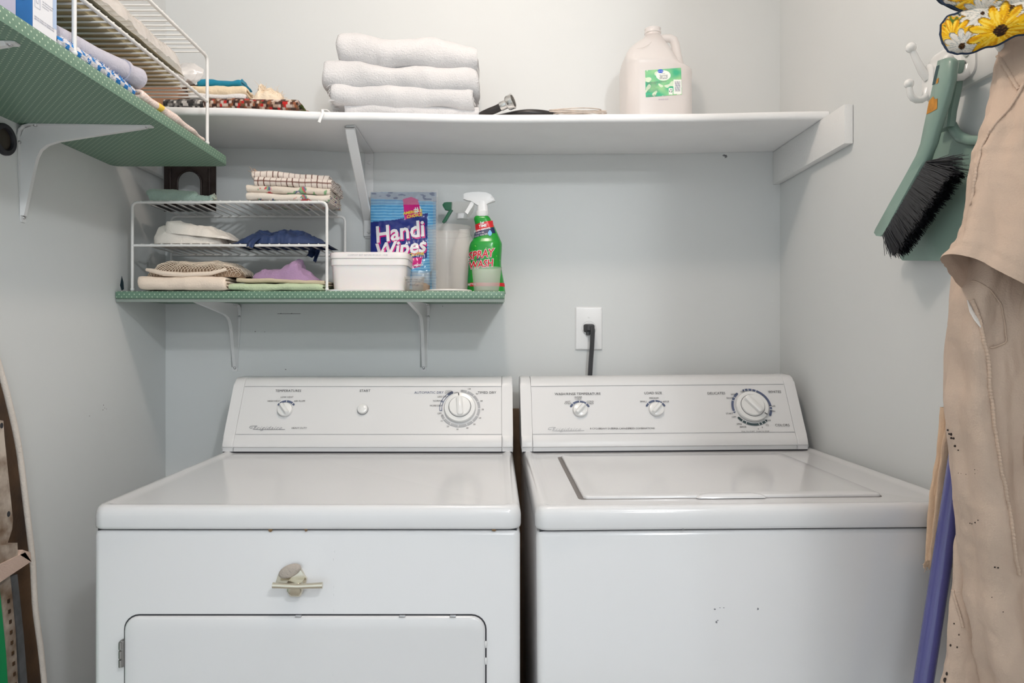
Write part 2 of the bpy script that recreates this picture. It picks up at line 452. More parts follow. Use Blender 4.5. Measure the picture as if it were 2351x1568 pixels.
dry = thing('clothes_dryer', 'white clothes dryer on the left with a front door and a three-control console', 'dryer', (-.30, 1.47, -1.185))
appliance(dry, -.639, .039, -.639, .0385, 1.118, .0265)
def ptext(mb, s, px, py, cap, fix=0.0, **k):
    x, v = pan_xy(px, py, fix); mb.text(s, cap*1.0, lambda a, b: pan(x+a, v+b, .0006), **k)
lt = MB(); lg = MB(); C1 = .0088; C2 = .0060
ptext(lt, 'TEMPERATURES', 662, 897.5, C1, spacing=1.02); ptext(lt, 'START', 838, 897.5, C1, spacing=1.02)
ptext(lt, 'TIMED DRY', 1118, 901.5, C1); ptext(lg, 'AUTOMATIC DRY', 985, 901.5, C1)
for s, px, py in (('LOW HEAT', 659, 912), ('HIGH HEAT', 629, 921), ('AIR FLUFF', 688, 921), ('HEAVY DUTY', 687, 983), ('OFF', 1047, 902), ('OFF', 1009, 949.5),
                  ('LESS DRY', 1016, 911), ('NORMAL', 1006, 920.5), ('MORE DRY', 1001, 931.5), ('COOL', 1031, 898.5), ('DOWN', 1031, 902.5)):
    ptext(lt, s, px, py, C2)
tx, tv = pan_xy(1056, 937)
for n, a in ((100, 23), (90, 47), (80, 70), (70, 94), (60, 118), (50, 140), (40, 160), (30, 185), (20, 210), (10, 232)):
    q = .0545; lt.text(str(n), .0055, lambda s, t: pan(tx+q*sin(rad(a))+s, tv+q*cos(rad(a))+t, .0006))
link('lettering', lt, ink, dry, smooth=0); link('grey_lettering', lg, ink_blue, dry, smooth=0)
def script(px, py, fix, m):
    mb = MB(); x, v = pan_xy(px, py, fix)
    mb.text('Frigidaire', .0135, lambda a, b: pan(x+a, v+b, .0006), shear=.55, spacing=1.28, bold=-.0001)
    F = lambda pts: mb.tube([pan(x+a, v+b, .0005) for a, b in pts], .00045, 5)
    F([(-.0415, .0015), (-.040, .0045), (-.033, .0056), (-.024, .0052)]); F([(-.0415, .0015), (-.039, .000), (-.034, .0008)])
    F([(-.030, -.0030), (-.010, -.0036), (.015, -.0034), (.043, -.0030)])
    return mb
link('script_logo', script(613, 983, 0, None), ink_grey, dry, smooth=0)
mb = MB(); kx, kv = pan_xy(655, 941.5); wt = MB()
arc_band(mb, kx, kv, .0205, .0255, -52, 52); ticks(wt, kx, kv, .0200, .0262, (-42, 0, 42))
ar = MB()                                   # timer scale
arc_band(ar, tx, tv, .043, .0485, 4, 246)
ticks(wt, tx, tv, .0425, .0490, (21, 45, 68, 92, 116, 138, 158, 184, 208, 232))
for r0, r1 in ((.0425, .0438), (.0478, .0491)): arc_band(mb, tx, tv, r0, r1, 262, 334)
arc_band(mb, tx, tv, .0425, .0490, 323, 334); ticks(mb, tx, tv, .0425, .049, (262, 292))
link('slate_scale', mb, ink_blue, dry, smooth=0); link('timer_scale', ar, ink_light, dry, smooth=0); link('scale_ticks', wt, plastic_w, dry, smooth=0)
knob(dry, 'temperature_knob', kx, kv, .0172, -38)
bx, bv = pan_xy(833, 940.5)
sb = link('start_button', MB().lathe([(.0122, .0004), (.0122, .0060), (.0112, .0082), (.0075, .0098), (.0003, .0104)], 28, lambda x, y, z: pan(bx+x, bv+y, z)), knob_w, dry)
link('button_collar', MB().lathe([(.0131, .0003), (.0131, .0013), (.0122, .0013)], 28, lambda x, y, z: pan(bx+x, bv+y, z), cap=False), scuff_m, sb)
dial(dry, 'timer_dial', tx, tv, .0375, .0262, -5, -6)
# dryer door
D = lambda a, b, d: (a, d, b)
dx0, dx1, dz0, dz1 = X(287, 1.12), X(1114, 1.12), -1.02, R(1414, 1.12)
dc = ((dx0+dx1)/2, (dz0+dz1)/2); dh = ((dx1-dx0)/2, (dz1-dz0)/2)
link('door_groove', MB().rloft([(*dc, dh[0]+.0022, dh[1]+.0022, .024, 1.1225), (*dc, dh[0]+.0022, dh[1]+.0022, .024, 1.1212)], 6, D), dark, dry, smooth=0)
door = link('door', MB().rloft([(*dc, dh[0], dh[1], .022, 1.1225), (*dc, dh[0], dh[1], .022, 1.1195), (*dc, dh[0]-.0012, dh[1]-.0012, .021, 1.1168), (*dc, dh[0]-.004, dh[1]-.004, .018, 1.1155), (*dc, dh[0]-.02, dh[1]-.02, .012, 1.1152)], 6, D), enamel, dry, smooth=60)
for px in (686, 924, 1040):
    link('door_catch', MB().box(X(px-7, 1.12), X(px+7, 1.12), 1.115, 1.121, R(1415, 1.12), R(1411.5, 1.12), .0006), steel, door)
hg = link('hinge', MB().box(X(279, 1.12), X(288, 1.12), 1.112, 1.122, R(1528, 1.12), R(1467, 1.12), .0015), mat('hinge_metal', (.30, .29, .28), .4, metal=.8), door)
hb = MB()
for k in range(1, 4): hb.tube([(X(283, 1.12), 1.1115, R(1467+61*(k-.5)/3-8, 1.12)), (X(283, 1.12), 1.1115, R(1467+61*(k-.5)/3+8, 1.12))], .0028, 8)
link('hinge_knuckle', hb, MATS['hinge_metal'], hg)
for py in (1478, 1516):
    link('door_bumper', MB().sphere((X(1115.5, 1.12), 1.1175, R(py, 1.12)), .0045, 10, 6, (.5, .6, 1.3)), plastic_w, door)
# odd brass pull with a fuzzy pad on the dryer front
yq = 1.122; brass = mat('pale_brass', (.70, .65, .54), .18, metal=1.0); felt = fabric('beige_felt', lin((178, 168, 158)), .9, 500)
hd = link('pull_handle', MB().tube([(X(636, yq), 1.101, R(1333, yq)), (X(660, yq), 1.1005, R(1334, yq)), (X(692, yq), 1.1, R(1335, yq)), (X(720, yq), 1.1005, R(1334, yq)), (X(748, yq), 1.101, R(1333, yq))],
                                   [.0047, .0042, .0041, .0043, .0049], 14, flat=1.0), brass, dry)
link('stem', MB().rloft([(X(683, yq), 1.111, .0115, .0105, .006, R(1334, yq)+.004), (X(683, yq), 1.111, .0125, .0105, .006, R(1347, yq)), (X(683, yq), 1.113, .0095, .008, .005, R(1360, yq)), (X(683, yq), 1.114, .008, .006, .004, R(1363, yq))], 4), brass, hd)
link('back_plate', MB().prism([W_ for W_ in [(X(a, yq), R(b, yq)) for a, b in ((633, 1340), (640, 1318), (660, 1300), (690, 1300), (700, 1320), (706, 1326), (704, 1338))]], 1.1165, 1.1225, D, .001), brass, hd)
pm = MB(); 
def padf(u, v):
    th = u*2*pi; r = v; cx_, cz_ = X(668, yq), R(1308, yq)
    ax, az = .0190*r*cos(th), .0098*r*sin(th); t = rad(24)
    return (cx_+ax*cos(t)-az*sin(t), 1.116-.007*math.sqrt(max(0, 1-r**4))+nz(ax*400, az*400)*.0008, cz_+ax*sin(t)+az*cos(t))
pm.grid(padf, 28, 10, wrapu=True); link('felt_pad', pm, felt, hd)
sc = MB()
for py in range(1255, 1560, 9):
    if nz(py*.13) > .12: sc.box(X(766+nz(py*.07)*3, 1.122), X(766.9+nz(py*.07)*3, 1.122), 1.1213 if py < 1411 else 1.1147, 1.1223 if py < 1411 else 1.1153, R(py+5, 1.122), R(py, 1.122))
link('scratch_line', sc, mat('faint_scratch', (.60, .60, .60), .5), dry, smooth=0)
rb = MB()
for k, px in enumerate((620, 702, 1134)): flat_marks(rb, lambda a, b: (a, 1.1215, b), [(X(px, 1.12), R(1217.5, 1.12))], .0030, 7, k)
link('rust_spot', rb, mat('rust', (.20, .12, .06), .8), dry, smooth=0)

# washer, its right side standing a touch higher
was = thing('washing_machine', 'white top-loading washing machine on the right with a flat lid', 'washing machine', (.060, 1.47, -1.185))
appliance(was, .060, .7475, .058, .7255, 1.110, .0265)
lid_c = ((.144+.640)/2, (1.180+1.597)/2); lh = ((.640-.144)/2, (1.597-1.180)/2)
link('lid_gap', MB().rloft([(lid_c[0]-.003, lid_c[1], lh[0]+.005, lh[1]+.0015, .010, -.2695), (lid_c[0]-.003, lid_c[1], lh[0]+.005, lh[1]+.0015, .010, -.2687)], 5), mat('lid_shadow_gap', (.20, .18, .17), .6), was, smooth=0)
lid = link('lid', MB().rloft([(*lid_c, lh[0], lh[1], .010, -.2690), (*lid_c, lh[0], lh[1], .010, -.2665), (*lid_c, lh[0]-.0015, lh[1]-.0015, .009, -.2645), (*lid_c, lh[0]-.004, lh[1]-.004, .007, -.2637), (*lid_c, lh[0]-.03, lh[1]-.03, .004, -.2640)], 5), enamel, was, smooth=60)
hx = .388
link('finger_grip', MB().rloft([(hx, 1.181, .058, .008, .006, -.2680), (hx, 1.181, .055, .0075, .006, -.2648), (hx, 1.182, .044, .005, .004, -.2622), (hx, 1.184, .036, .003, .002, -.2615)], 4), enamel, lid, smooth=60)
FX = lambda px: (px-1197)/660*6
lt = MB()
for s, px, py, c in (('WASH/RINSE TEMPERATURE', 1327, 904.5, C1), ('LOAD SIZE', 1500, 902.5, C1), ('DELICATES', 1645, 903, C1), ('WHITES', 1779, 899.5, C1), ('COLORS', 1796, 976, C1),
                     ('WARM', 1328, 912, C2), ('COLD', 1328, 916, C2), ('HOT', 1304, 922.5, C2), ('COLD', 1304, 926.5, C2), ('COLD', 1355.5, 922, C2), ('COLD', 1355.5, 926.5, C2),
                     ('MEDIUM', 1502, 914, C2), ('SMALL', 1478, 922, C2), ('LARGE', 1528, 922, C2), ('8 CYCLES', 1367, 984, C2), ('HEAVY DUTY', 1393, 984, C2), ('SUPER CAPACITY', 1426, 984, C2), ('2 SPEED COMBINATIONS', 1470, 983.5, C2),
                     ('SPIN', 1684, 905.5, C2), ('RINSE', 1676, 914, C2), ('START', 1675, 949.5, C2), ('OFF', 1685, 957.5, C2), ('OFF', 1705, 899.5, C2), ('15', 1715, 895.5, C2), ('12', 1727, 896.5, C2), ('9', 1739, 901, C2),
                     ('6', 1751, 908, C2), ('RINSE', 1773, 932.5, C2), ('SPIN', 1774.5, 944, C2), ('OFF', 1765, 965.5, C2), ('12', 1761, 976, C2*1.2), ('9', 1750, 981.5, C2), ('6', 1741, 984.5, C2), ('SPIN', 1697, 973.5, C2), ('RINSE', 1706, 980, C2),
                     ('PULL TO START   PUSH TO STOP', 1734, 990.5, .0044)):
    ptext(lt, s, px, py, c, FX(px))
link('lettering', lt, ink, was, smooth=0)
link('script_logo', script(1299, 986, FX(1299), None), ink_light, was, smooth=0)
mb = MB(); wt = MB(); td = MB()
for nm, px, py in (('temperature_knob', 1332, 941), ('load_size_knob', 1506.5, 939.5)):
    x, v = pan_xy(px, py, FX(px)); v -= .002
    arc_band(mb, x, v, .0215, .0262, -62, 62); ticks(wt, x, v, .0210, .0268, (-42, 0, 42)); knob(was, nm, x, v+.001, .0172, 42)
x, v = pan_xy(1726, 934, FX(1726))
arc_band(mb, x, v, .0425, .048, 254, 320); arc_band(mb, x, v, .0425, .048, 345, 478)
arc_band(td, x, v, .0425, .048, 142, 232)
ticks(wt, x, v, .042, .0485, (256, 292, 304, 348, 359, 371, 383, 450, 460, 146, 158, 168, 206, 218))
link('slate_scale', mb, ink_blue, was, smooth=0); link('teal_scale', td, ink_teal, was, smooth=0); link('scale_ticks', wt, plastic_w, was, smooth=0)
dial(was, 'timer_dial', x, v, .0385, .0275, -38, 128, .024)
sp = MB()
for k, (px, py, r) in enumerate(((1640, 1398, .0014), (1652, 1395, .0010), (1661, 1395, .0009), (1643, 1428, .0022), (1647, 1424, .0012), (1739, 1399, .0016), (1567, 1212, .0014))):
    flat_marks(sp, lambda a, b: (a, 1.1136 if py > 1230 else 1.1096, b), [(X(px, 1.11), R(py+6, 1.11))], r, 6, k)
link('chip_mark', sp, ink_grey, was, smooth=0)
was.rotation_euler = (0, rad(-.5), 0); was.location.x += .0085

# brown board seen through the gap
tag(link('brown_board', MB().box(.015, .10, 1.862, 1.878, -1.185, R(938, 1.87), .002), wood_brown), 'brown board standing upright behind the gap between dryer and washer', 'board')
# ---------------------------------------------------------------- shelves, cleats, brackets
SB = [(-.884, .509), (-.653, .505), (-.35, .4945), (.01, .4886), (.40, .4905), (.757, .4965)]
def shelf_bot(x): return sinterp(SB, x)
TH = .0195
def shelf_top(x): return shelf_bot(x)+TH
prof = [(1.899, 0), (1.6215, 0), (1.618, .0012), (1.6155, .004), (1.615, .008), (1.615, .0125), (1.6165, .0165), (1.6195, .0187), (1.623, TH), (1.899, TH)]
mb = MB(); n = len(prof); nx = 40
for i in range(nx+1):
    x = lerp(XL+.001, XR-.001, i/nx); mb.add([(x, y, shelf_bot(x)+z) for y, z in prof], [])
mb.f = [(i*n+k, i*n+(k+1) % n, (i+1)*n+(k+1) % n, (i+1)*n+k) for i in range(nx) for k in range(n)]
mb.f += [tuple(range(n))[::-1], tuple(nx*n+k for k in range(n))]
tag(link('shelf_board', mb, white_paint, smooth=50), 'long white painted wall shelf board, slightly sagging, carrying the towels and jug', 'shelf')
E = lambda a, b, d: (d, a, b)
cl = MB().prism([(1.899, .409), (1.899, .4955), (1.56, .4952), (1.512, .4955), (1.508, .494), (1.508, .412)], .738, .756, E, .0012)
tag(link('shelf_cleat', cl, mat('rough_white_paint', (.80, .80, .79), .6, bump=.6, bscale=190), smooth=40), 'white wooden cleat under the right end of the long white shelf', 'shelf support')
cl = MB().prism([(1.899, .419), (1.899, .508), (1.53, .508), (1.53, .419)], -.883, -.865, E, .0012)
tag(link('shelf_cleat', cl, MATS['rough_white_paint'], smooth=40), 'white wooden cleat on the left wall behind the green shelf, mostly hidden', 'shelf support')
def board(name, x0, x1, y0, y1, z0, z1, label):
    return tag(link(name, MB().box(x0, x1, y0, y1, z0, z1, .004, 3), green_dot, smooth=50, uvbox=1), label, 'shelf')
GU0, GU1 = .3947, .4150     # upper-left green shelf
GL0, GL1 = .0896, .1078     # lower green shelf
mb = MB().rloft([(*c, z) for c, z in ()] or [(-.7508, 1.095, .1330, .545, .018, GU0), (-.7508, 1.095, .1332, .545, .018, GU0+.004), (-.7508, 1.095, .1332, .545, .018, GU1-.004), (-.7508, 1.095, .1320, .544, .018, GU1)], 5)
tag(link('green_shelf', mb, green_dot, smooth=50, uvbox=1), 'green dotted shelf running along the left wall under a wire rack and box', 'shelf')
ls = board('green_shelf', XL+.001, X(1159, 1.645), 1.645, 1.8985, GL0, GL1, 'green dotted shelf on the back wall above the dryer')
link('edge_strip', MB().box(XL+.001, X(1158.5, 1.655), 1.6495, 1.653, GL0-.0072, GL0+.0002, .0008), mat('shelf_underside', lin((150, 160, 152)), .6), ls)

def screw(mb, M, r=.0045):
    mb.lathe([(r, 0), (r, .0012), (r*.7, .0024), (.0002, .0028)], 12, M)
def bracket(B, base, label, arm=.243, leg=.180):
    t = thing('shelf_bracket', label, 'bracket', base, 'pressed white L brackets under the green shelves')
    pts = [(arm, 0, .0055), (arm-.004, 0, .0075), (.16, 0, .011), (.06, 0, .0150), (.022, 0, .0165), (.010, .003, .0168), (.003, .010, .0168), (0, .022, .0165), (0, .06, .0145), (0, .13, .0098), (0, leg-.004, .0072), (0, leg, .0055)]
    m = MB(); vs = []
    for i, (o, d, w) in enumerate(pts):
        for q in (0, .0022):
            oo, dd = (o, d+q+.0003) if d == 0 else ((o+q+.0003, d) if o == 0 else (o+q*.7+.0003, d+q*.7+.0003))
            for s_ in (-1, 1): vs.append(B(oo, dd, s_*w))
    fs = []
    for i in range(len(pts)-1):
        a, b = 4*i, 4*i+4
        for k, l in ((0, 1), (1, 3), (3, 2), (2, 0)): fs.append((a+k, a+l, b+l, b+k))
    fs += [(0, 1, 3, 2), tuple(4*(len(pts)-1)+k for k in (2, 3, 1, 0))]
    m.add(vs, fs); link('flange', m, bracket_m, t, smooth=30)
    ou = [(arm-.012, .0015), (.17, .0015), (.12, .0015), (.06, .0015), (.024, .0025), (.0085, .0085), (.0025, .024), (.0018, .055), (.0018, .10), (.0018, leg-.012)]
    inn = [(arm-.012, .0050), (.165, .0150), (.11, .0235), (.066, .0305), (.048, .0365), (.036, .046), (.029, .060), (.0235, .082), (.0165, .115), (.0055, leg-.012)]
    vs = []; wb_ = MB()
    for (a, b), (c, d) in zip(ou, inn):
        e, f = lerp(a, c, .80), lerp(b, d, .80)
        vs += [B(a, b, -.0095), B(a, b, .0095), B(e, f, .0055), B(c, d, .0042), B(c, d, -.0042), B(e, f, -.0055)]
    n_ = len(ou); fs = [(6*i+k, 6*i+(k+1) % 6, 6*i+6+(k+1) % 6, 6*i+6+k) for i in range(n_-1) for k in range(6)]
    fs += [tuple(range(6)), tuple(6*(n_-1)+k for k in range(6))]
    link('web', wb_.add(vs, fs), bracket_m, t, smooth=50)
    for o in (arm-.010, .032):
        for s_ in ((0,) if o > .1 else (-.0128, .0128)):
            m = MB(); screw(m, lambda x, y, z: B(o+x, .0024+z, s_+y), .0034); link('screw', m, steel, t)
    for d in (leg-.009, .034):
        for s_ in ((0,) if d > .1 else (-.0128, .0128)):
            m = MB(); screw(m, lambda x, y, z: B(.0024+z, d+x, s_+y), .0034); link('screw', m, steel, t)
for yc, lab in ((1.326, 'white L bracket on the left wall holding up the upper green shelf, fully in view'), (.952, 'white L bracket at the left frame edge, only its tip under the upper green shelf')):
    bracket(lambda o, d, w, yc=yc: (XL+o, yc+w, GU0-d), (XL, yc, GU0-.18), lab)
for px, lab in ((540, 'white L bracket under the lower green shelf above the left end of the dryer console'), (973, 'white L bracket under the lower green shelf above the dryer timer dial')):
    xc = X(px, YB); tw = .16
    bracket(lambda o, d, w, xc=xc: (xc+w-o*.06, YB-o, GL0-d), (xc, YB, GL0-.18), lab)
# folding-type bracket with diagonal brace under the white shelf
xc = -.3395; t = thing('shelf_bracket', 'white bracket with a long diagonal brace under the white shelf beside the wipes pack', 'bracket', (xc, 1.88, .262))
zb = shelf_bot(xc)
link('wall_strip', MB().box(xc-.0115, xc+.0115, 1.8955, 1.8992, R(548, YB), zb, .0012), bracket_m, t)
link('shelf_strip', MB().box(xc-.0115, xc+.0115, 1.655, 1.899, zb-.0042, zb-.0006, .0012), bracket_m, t)
br = MB(); A = (1.662, zb-.005); Bq = (1.893, R(515, YB))
dy, dz = Bq[0]-A[0], Bq[1]-A[1]; l = math.hypot(dy, dz); ny, nzv = -dz/l, dy/l
if nzv > 0: ny, nzv = -ny, -nzv
cs = [(-.0120, -.001), (-.0120, .003), (-.0095, .0052), (.0095, .0052), (.0120, .003), (.0120, -.001), (.0095, .002), (-.0095, .002)]
path = [(1.655, zb-.004), (1.660, zb-.006), (1.6645, zb-.014), (Bq[0]-.004, Bq[1]+.012), Bq, (1.8945, R(540, YB))]
vs = []
for y, z in path: vs += [(xc-.002+a, y+ny*b, z+nzv*b) for a, b in cs]
fs = [(8*i+k, 8*i+(k+1) % 8, 8*i+8+(k+1) % 8, 8*i+8+k) for i in range(len(path)-1) for k in range(8)]
br.add(vs, fs); link('diagonal_brace', br, bracket_m, t, smooth=35)
for py in (375, 533):
    m = MB(); screw(m, lambda x, y, z: (xc+x, 1.8955-z if py < 500 else 1.889-z, R(py, YB)+y), .005); link('screw', m, bracket_m, t)

# ---------------------------------------------------------------- wire racks
def rack(B, base, label, Lr, Dp, Ht, Mid, n, mid_d=None, group='two-tier wire racks'):
    """B(l, d, z): l along the front bar, d depth, z up"""
    t = thing('wire_rack', label, 'rack', base, group); r, rw, c = .0034, .0019, .012
    for d in (0, Dp):
        pts = [(0, .004)]+[(0, Ht*.5), (0, Ht-c)]+[(c-c*cos(a), Ht-c+c*sin(a)) for a in (rad(30), rad(60), rad(90))]
        pts += [(Lr*k/6, Ht) for k in range(1, 6)]+[(Lr-a, b) for a, b in reversed([(c-c*cos(q), Ht-c+c*sin(q)) for q in (rad(30), rad(60), rad(90))])]+[(Lr, Ht-c), (Lr, Ht*.5), (Lr, .004)]
        link('frame', MB().tube([B(a, d, b) for a, b in pts], r, 10), wire_m, t, smooth=60)
        for l in (0, Lr): link('foot', MB().sphere(B(l, d, .0048), .0048, 10, 6), wire_m, t, smooth=60)
        link('tier_bar', MB().tube([B(0, d, Mid), B(Lr, d, Mid)], r*.95, 10), wire_m, t)
    for z in (Ht+.0022, Mid+.0022):
        f = None
        for k in range(n):
            l = Lr*(k+.9)/(n+.8)
            if f is None: f = link('wire', MB().tube([B(l, -.003, z-.001), B(l, .003, z+rw*.6), B(l, Dp-.003, z+rw*.6), B(l, Dp+.003, z-.001)], rw, 8), wire_m, t); l0 = l
            else:
                a, b = Vector(B(l0, 0, 0)), Vector(B(l, 0, 0)); share('wire', f, t, b-a)
    return t
RX0, RX1 = X(303, 1.66), X(750, 1.66)
rack(lambda l, d, z: (RX0+l, 1.662+d, GL1+z), ((RX0+RX1)/2, 1.76, GL1), 'white two-tier wire rack on the lower green shelf, filled with folded cloths', RX1-RX0, .200, .2085, .1075, 19)
UY0, UY1, UX = 1.050, 1.533, -.6235
rack(lambda l, d, z: (UX-d, UY0+l, GU1+z), (-.72, 1.29, GU1), 'white two-tier wire rack on the upper green shelf along the left wall', UY1-UY0, .205, .190, .0935, 22)

# ---------------------------------------------------------------- outlet and cord
ox = X(1351.5, YB); oz = R(754, YB)
ot = thing('power_outlet', 'white single wall outlet plate with a round receptacle on the back wall', 'outlet', (ox, YB, oz-.057))
Wm = lambda a, b, d: (ox+a, YB-d, oz+b)
link('plate', MB().rloft([(0, 0, .036, .0575, .003, .0002), (0, 0, .036, .0575, .003, .0028), (0, 0, .0335, .055, .002, .0056), (0, 0, .031, .0525, .002, .0062)], 4, Wm), mat('outlet_plastic', (.82, .82, .82), .3), ot, smooth=30)
link('receptacle', MB().lathe([(.0185, .0058), (.0185, .0072), (.0172, .0084), (.0002, .0086)], 28, lambda x, y, z: Wm(x, y, z)), MATS['outlet_plastic'], ot)
link('receptacle_rim', MB().lathe([(.0192, .0062), (.0192, .0066), (.0184, .0066)], 28, Wm, cap=False), ink_light, ot)
for b in (.030, -.030):
    sm = link('plate_screw', MB().lathe([(.0034, .006), (.0034, .0068), (.0002, .0072)], 12, lambda x, y, z: Wm(x, y+b, z)), MATS['outlet_plastic'], ot)
cord_m = mat('black_cord_rubber', (.045, .045, .048), .45)
pg = MB().rloft([(.000, -.001, .013, .0105, .004, .009), (.001, -.001, .0125, .011, .004, .016), (.004, .001, .0105, .008, .004, .024), (.005, .000, .009, .007, .003, .030)], 4, Wm)
pg.rloft([(-.001, -.011, .0055, .009, .003, .009), (.000, -.011, .0045, .008, .003, .020)], 3, Wm)
cp = [(.003, .003, .024), (.0055, .003, .030), (.0065, -.004, .0325), (.006, -.02, .031), (.0045, -.05, .029), (.002, -.08, .028), (-.001, -.12, .03), (-.004, -.20, .03), (-.006, -.32, .03)]
sp = []
for i in range(len(cp)-1):
    for k in range(4): sp.append(tuple(lerp(cp[i][q], cp[i+1][q], k/4) for q in range(3)))
cm = MB()
for off in (-.0034, 0, .0034): cm.tube([Wm(a+off+.0020, b-.0017, d) for a, b, d in sp+[cp[-1]]], .0026, 8)
cd = link('power_cord', cm, cord_m, was, smooth=60)
link('plug', pg, cord_m, cd, smooth=50)

# black ring on the left wall
ry, rz = 1.2745, R(320, 1.2745)
VB = lambda a, b, d: (XL+d, ry+a, rz+b)
rg = thing('wall_ring', 'black round rubber ring on the left wall under the green shelf', 'wall fitting', (XL, ry, rz-.0285))
link('ring', MB().lathe([(.0285, 0), (.0285, .004), (.0270, .0065), (.0200, .0065), (.0185, .003), (.0185, 0)], 36, VB, cap=False), mat('black_rubber', (.022, .021, .026), .5), rg)
link('socket', MB().lathe([(.0186, .0008), (.0150, .0016), (.0002, .0016)], 28, VB), mat('dark_brown_socket', (.035, .026, .016), .6), rg)
# ---------------------------------------------------------------- folded cloths and towels
def U(a0, b0, a1, b1, side, n=6):
    """half turn from (a0,b0) to (a0,b1), bulging to -a (front) or +a (back)"""
    r = abs(b1-b0)/2; bm_ = (b0+b1)/2; sg = 1 if b1 > b0 else -1
    return [(a0+side*r*sin(pi*k/n), bm_-sg*r*cos(pi*k/n)) for k in range(1, n)]
def run(a0, a1, b, n=7): return [(lerp(a0, a1, k/n), b) for k in range(n+1)]
def fold4(w, t):
    g = t*1.06
    p = run(w*.97, 1.7*g, .5*g)[0:]
    p += U(1.7*g, .5*g, 0, -.5*g, -1) + run(1.7*g, w-1.2*g, -.5*g) + U(w-1.2*g, -.5*g, 0, -1.5*g, 1, 5) + run(w-1.2*g, 1.6*g, -1.5*g)
    p += U(1.6*g, -1.5*g, 0, 1.5*g, -1, 10) + run(1.6*g, w, 1.5*g)
    return [(a, b+2*g) for a, b in p]
def zig(w, t, n, first_front=True):
    g = t*1.06; p = []; f = first_front
    for k in range(n):
        b = (k+.5)*g; lo, hi = .5*g, w-.5*g
        p += run(hi, lo, b) if f else run(lo, hi, b)
        if k < n-1: p += U(lo if f else hi, b, 0, b+g, -1 if f else 1, 6)
        f = not f
    return p
def tilt(y0, base, slope=0.0, x0=0.0, skew=0.0):
    return lambda e, a, b: (e, y0+a+skew*(e-x0), base+b+slope*(e-x0))

def resamp(path, step):
    out = [path[0]]; acc = 0.0
    for a, b in zip(path, path[1:]):
        l = math.hypot(b[0]-a[0], b[1]-a[1]); n = max(1, round(l/step))
        out += [(lerp(a[0], b[0], k/n), lerp(a[1], b[1], k/n)) for k in range(1, n+1)]
    return out
# four white bath towels on the white shelf
g = 'white bath towels stacked on the long shelf'
T = [('bottom', -.352, -.045, 1.655, .170, .0085, shelf_top(-.2)+.003, -.028, 3), ('third', -.380, -.052, 1.640, .185, .0130, .541, -.046, 5), ('second', -.402, -.046, 1.640, .19, .0158, .580, -.064, 8), ('top', -.367, -.047, 1.642, .19, .0178, .637, -.078, 11)]
labs = {'bottom': 'thin white terry towel at the bottom of the towel stack, resting on the shelf', 'third': 'white terry towel with a fringed left edge, second from the bottom of the stack',
        'second': 'widest white terry towel, second from the top of the stack', 'top': 'plump white terry towel lying on top of the towel stack'}
for nm, x0, x1, y, w, t, base, sl, sd in T:
    rt = thing('bath_towel', labs[nm], 'towel', ((x0+x1)/2, y+w/2, base+sl*.16), g)
    m = MB().ribbon(resamp(fold4(w, t), .008), t, x0, x1, 60, tilt(y, base, sl, x0), .010, 11, sd)
    link('towel_cloth', m, terry_white, rt, smooth=75)
    if nm == 'third':
        fr = MB(); rnd = random.Random(sd)
        for k in range(46):
            z = base+rnd.random()*t*3.6; yy = y+rnd.random()*.09
            fr.tube([(x0+.006, yy, z), (x0-.004-rnd.random()*.004, yy-.002, z-.002), (x0-.006-rnd.random()*.007, yy-.003, z-.006-rnd.random()*.004)], [.0011, .0009, .0004], 4)
        link('fringe', fr, terry_white, rt)
    bd = MB()                                     # woven band near one end of the fold
    xb = lerp(x0, x1, .30)
    def bandf(u, v):
        a = rad(lerp(-85, 85, v)); r = 1.5*t*1.06+t*.52
        p = Vector(tilt(y, base, sl, x0)(xb+(u-.5)*.010, 1.6*t*1.06-r*cos(a), 2*t*1.06+r*sin(a)))
        p += noise.noise_vector((p+Vector((sd*3.1, sd*1.7, sd)))*11)*.010
        return tuple(p)
    bd.grid(bandf, 2, 14)
    if nm == 'top': link('woven_band', bd, fabric('white_band', (.63, .62, .625), .3, 900), rt, smooth=75)

# pile at the left end of the white shelf
def knit_col(pal, sx=190., sb=260., seed=0):
    def f(s, e, side):
        i = math.floor(s*330+side*50); j = math.floor(e*170+i*.45)
        return pal[random.Random(i*7919+j*104729+seed).randrange(len(pal))]
    return f
pal_b = [lin(c) for c in ((92, 58, 46), (208, 190, 176), (60, 42, 38), (150, 92, 64), (196, 180, 170), (84, 66, 58), (120, 84, 66), (110, 90, 60), (104, 66, 52), (176, 150, 132), (72, 52, 46), (190, 44, 42))]
pal_g = [lin(c) for c in ((64, 62, 62), (198, 194, 190), (84, 84, 82), (46, 46, 48), (150, 148, 145), (220, 216, 210), (58, 60, 60), (100, 98, 96))]
m = MB().ribbon(resamp(zig(.11, .0125, 2), .0020), .0120, X(478, 1.66), X(692, 1.66), 170, tilt(1.632, shelf_top(-.5)+.006, -.018, -.67), .003, 18, 3, knit_col(pal_b))
tag(link('knit_blanket', m, fabric('brown_tweed_knit', (1, 1, 1), .9, 330, vcol=True, var=0), smooth=75), 'brown and red flecked knit blanket folded flat under the cream heap', 'knitwear')
m = MB().ribbon(resamp(zig(.11, .0115, 2), .0020), .0110, X(384, 1.66), X(488, 1.66), 90, tilt(1.640, shelf_top(-.72)+.003, -.004, -.72), .003, 18, 6, knit_col(pal_g))
tag(link('knit_blanket', m, fabric('grey_tweed_knit', (1, 1, 1), .9, 330, vcol=True, var=0), smooth=75), 'dark grey and white flecked knit folded beside the rack post', 'knitwear')
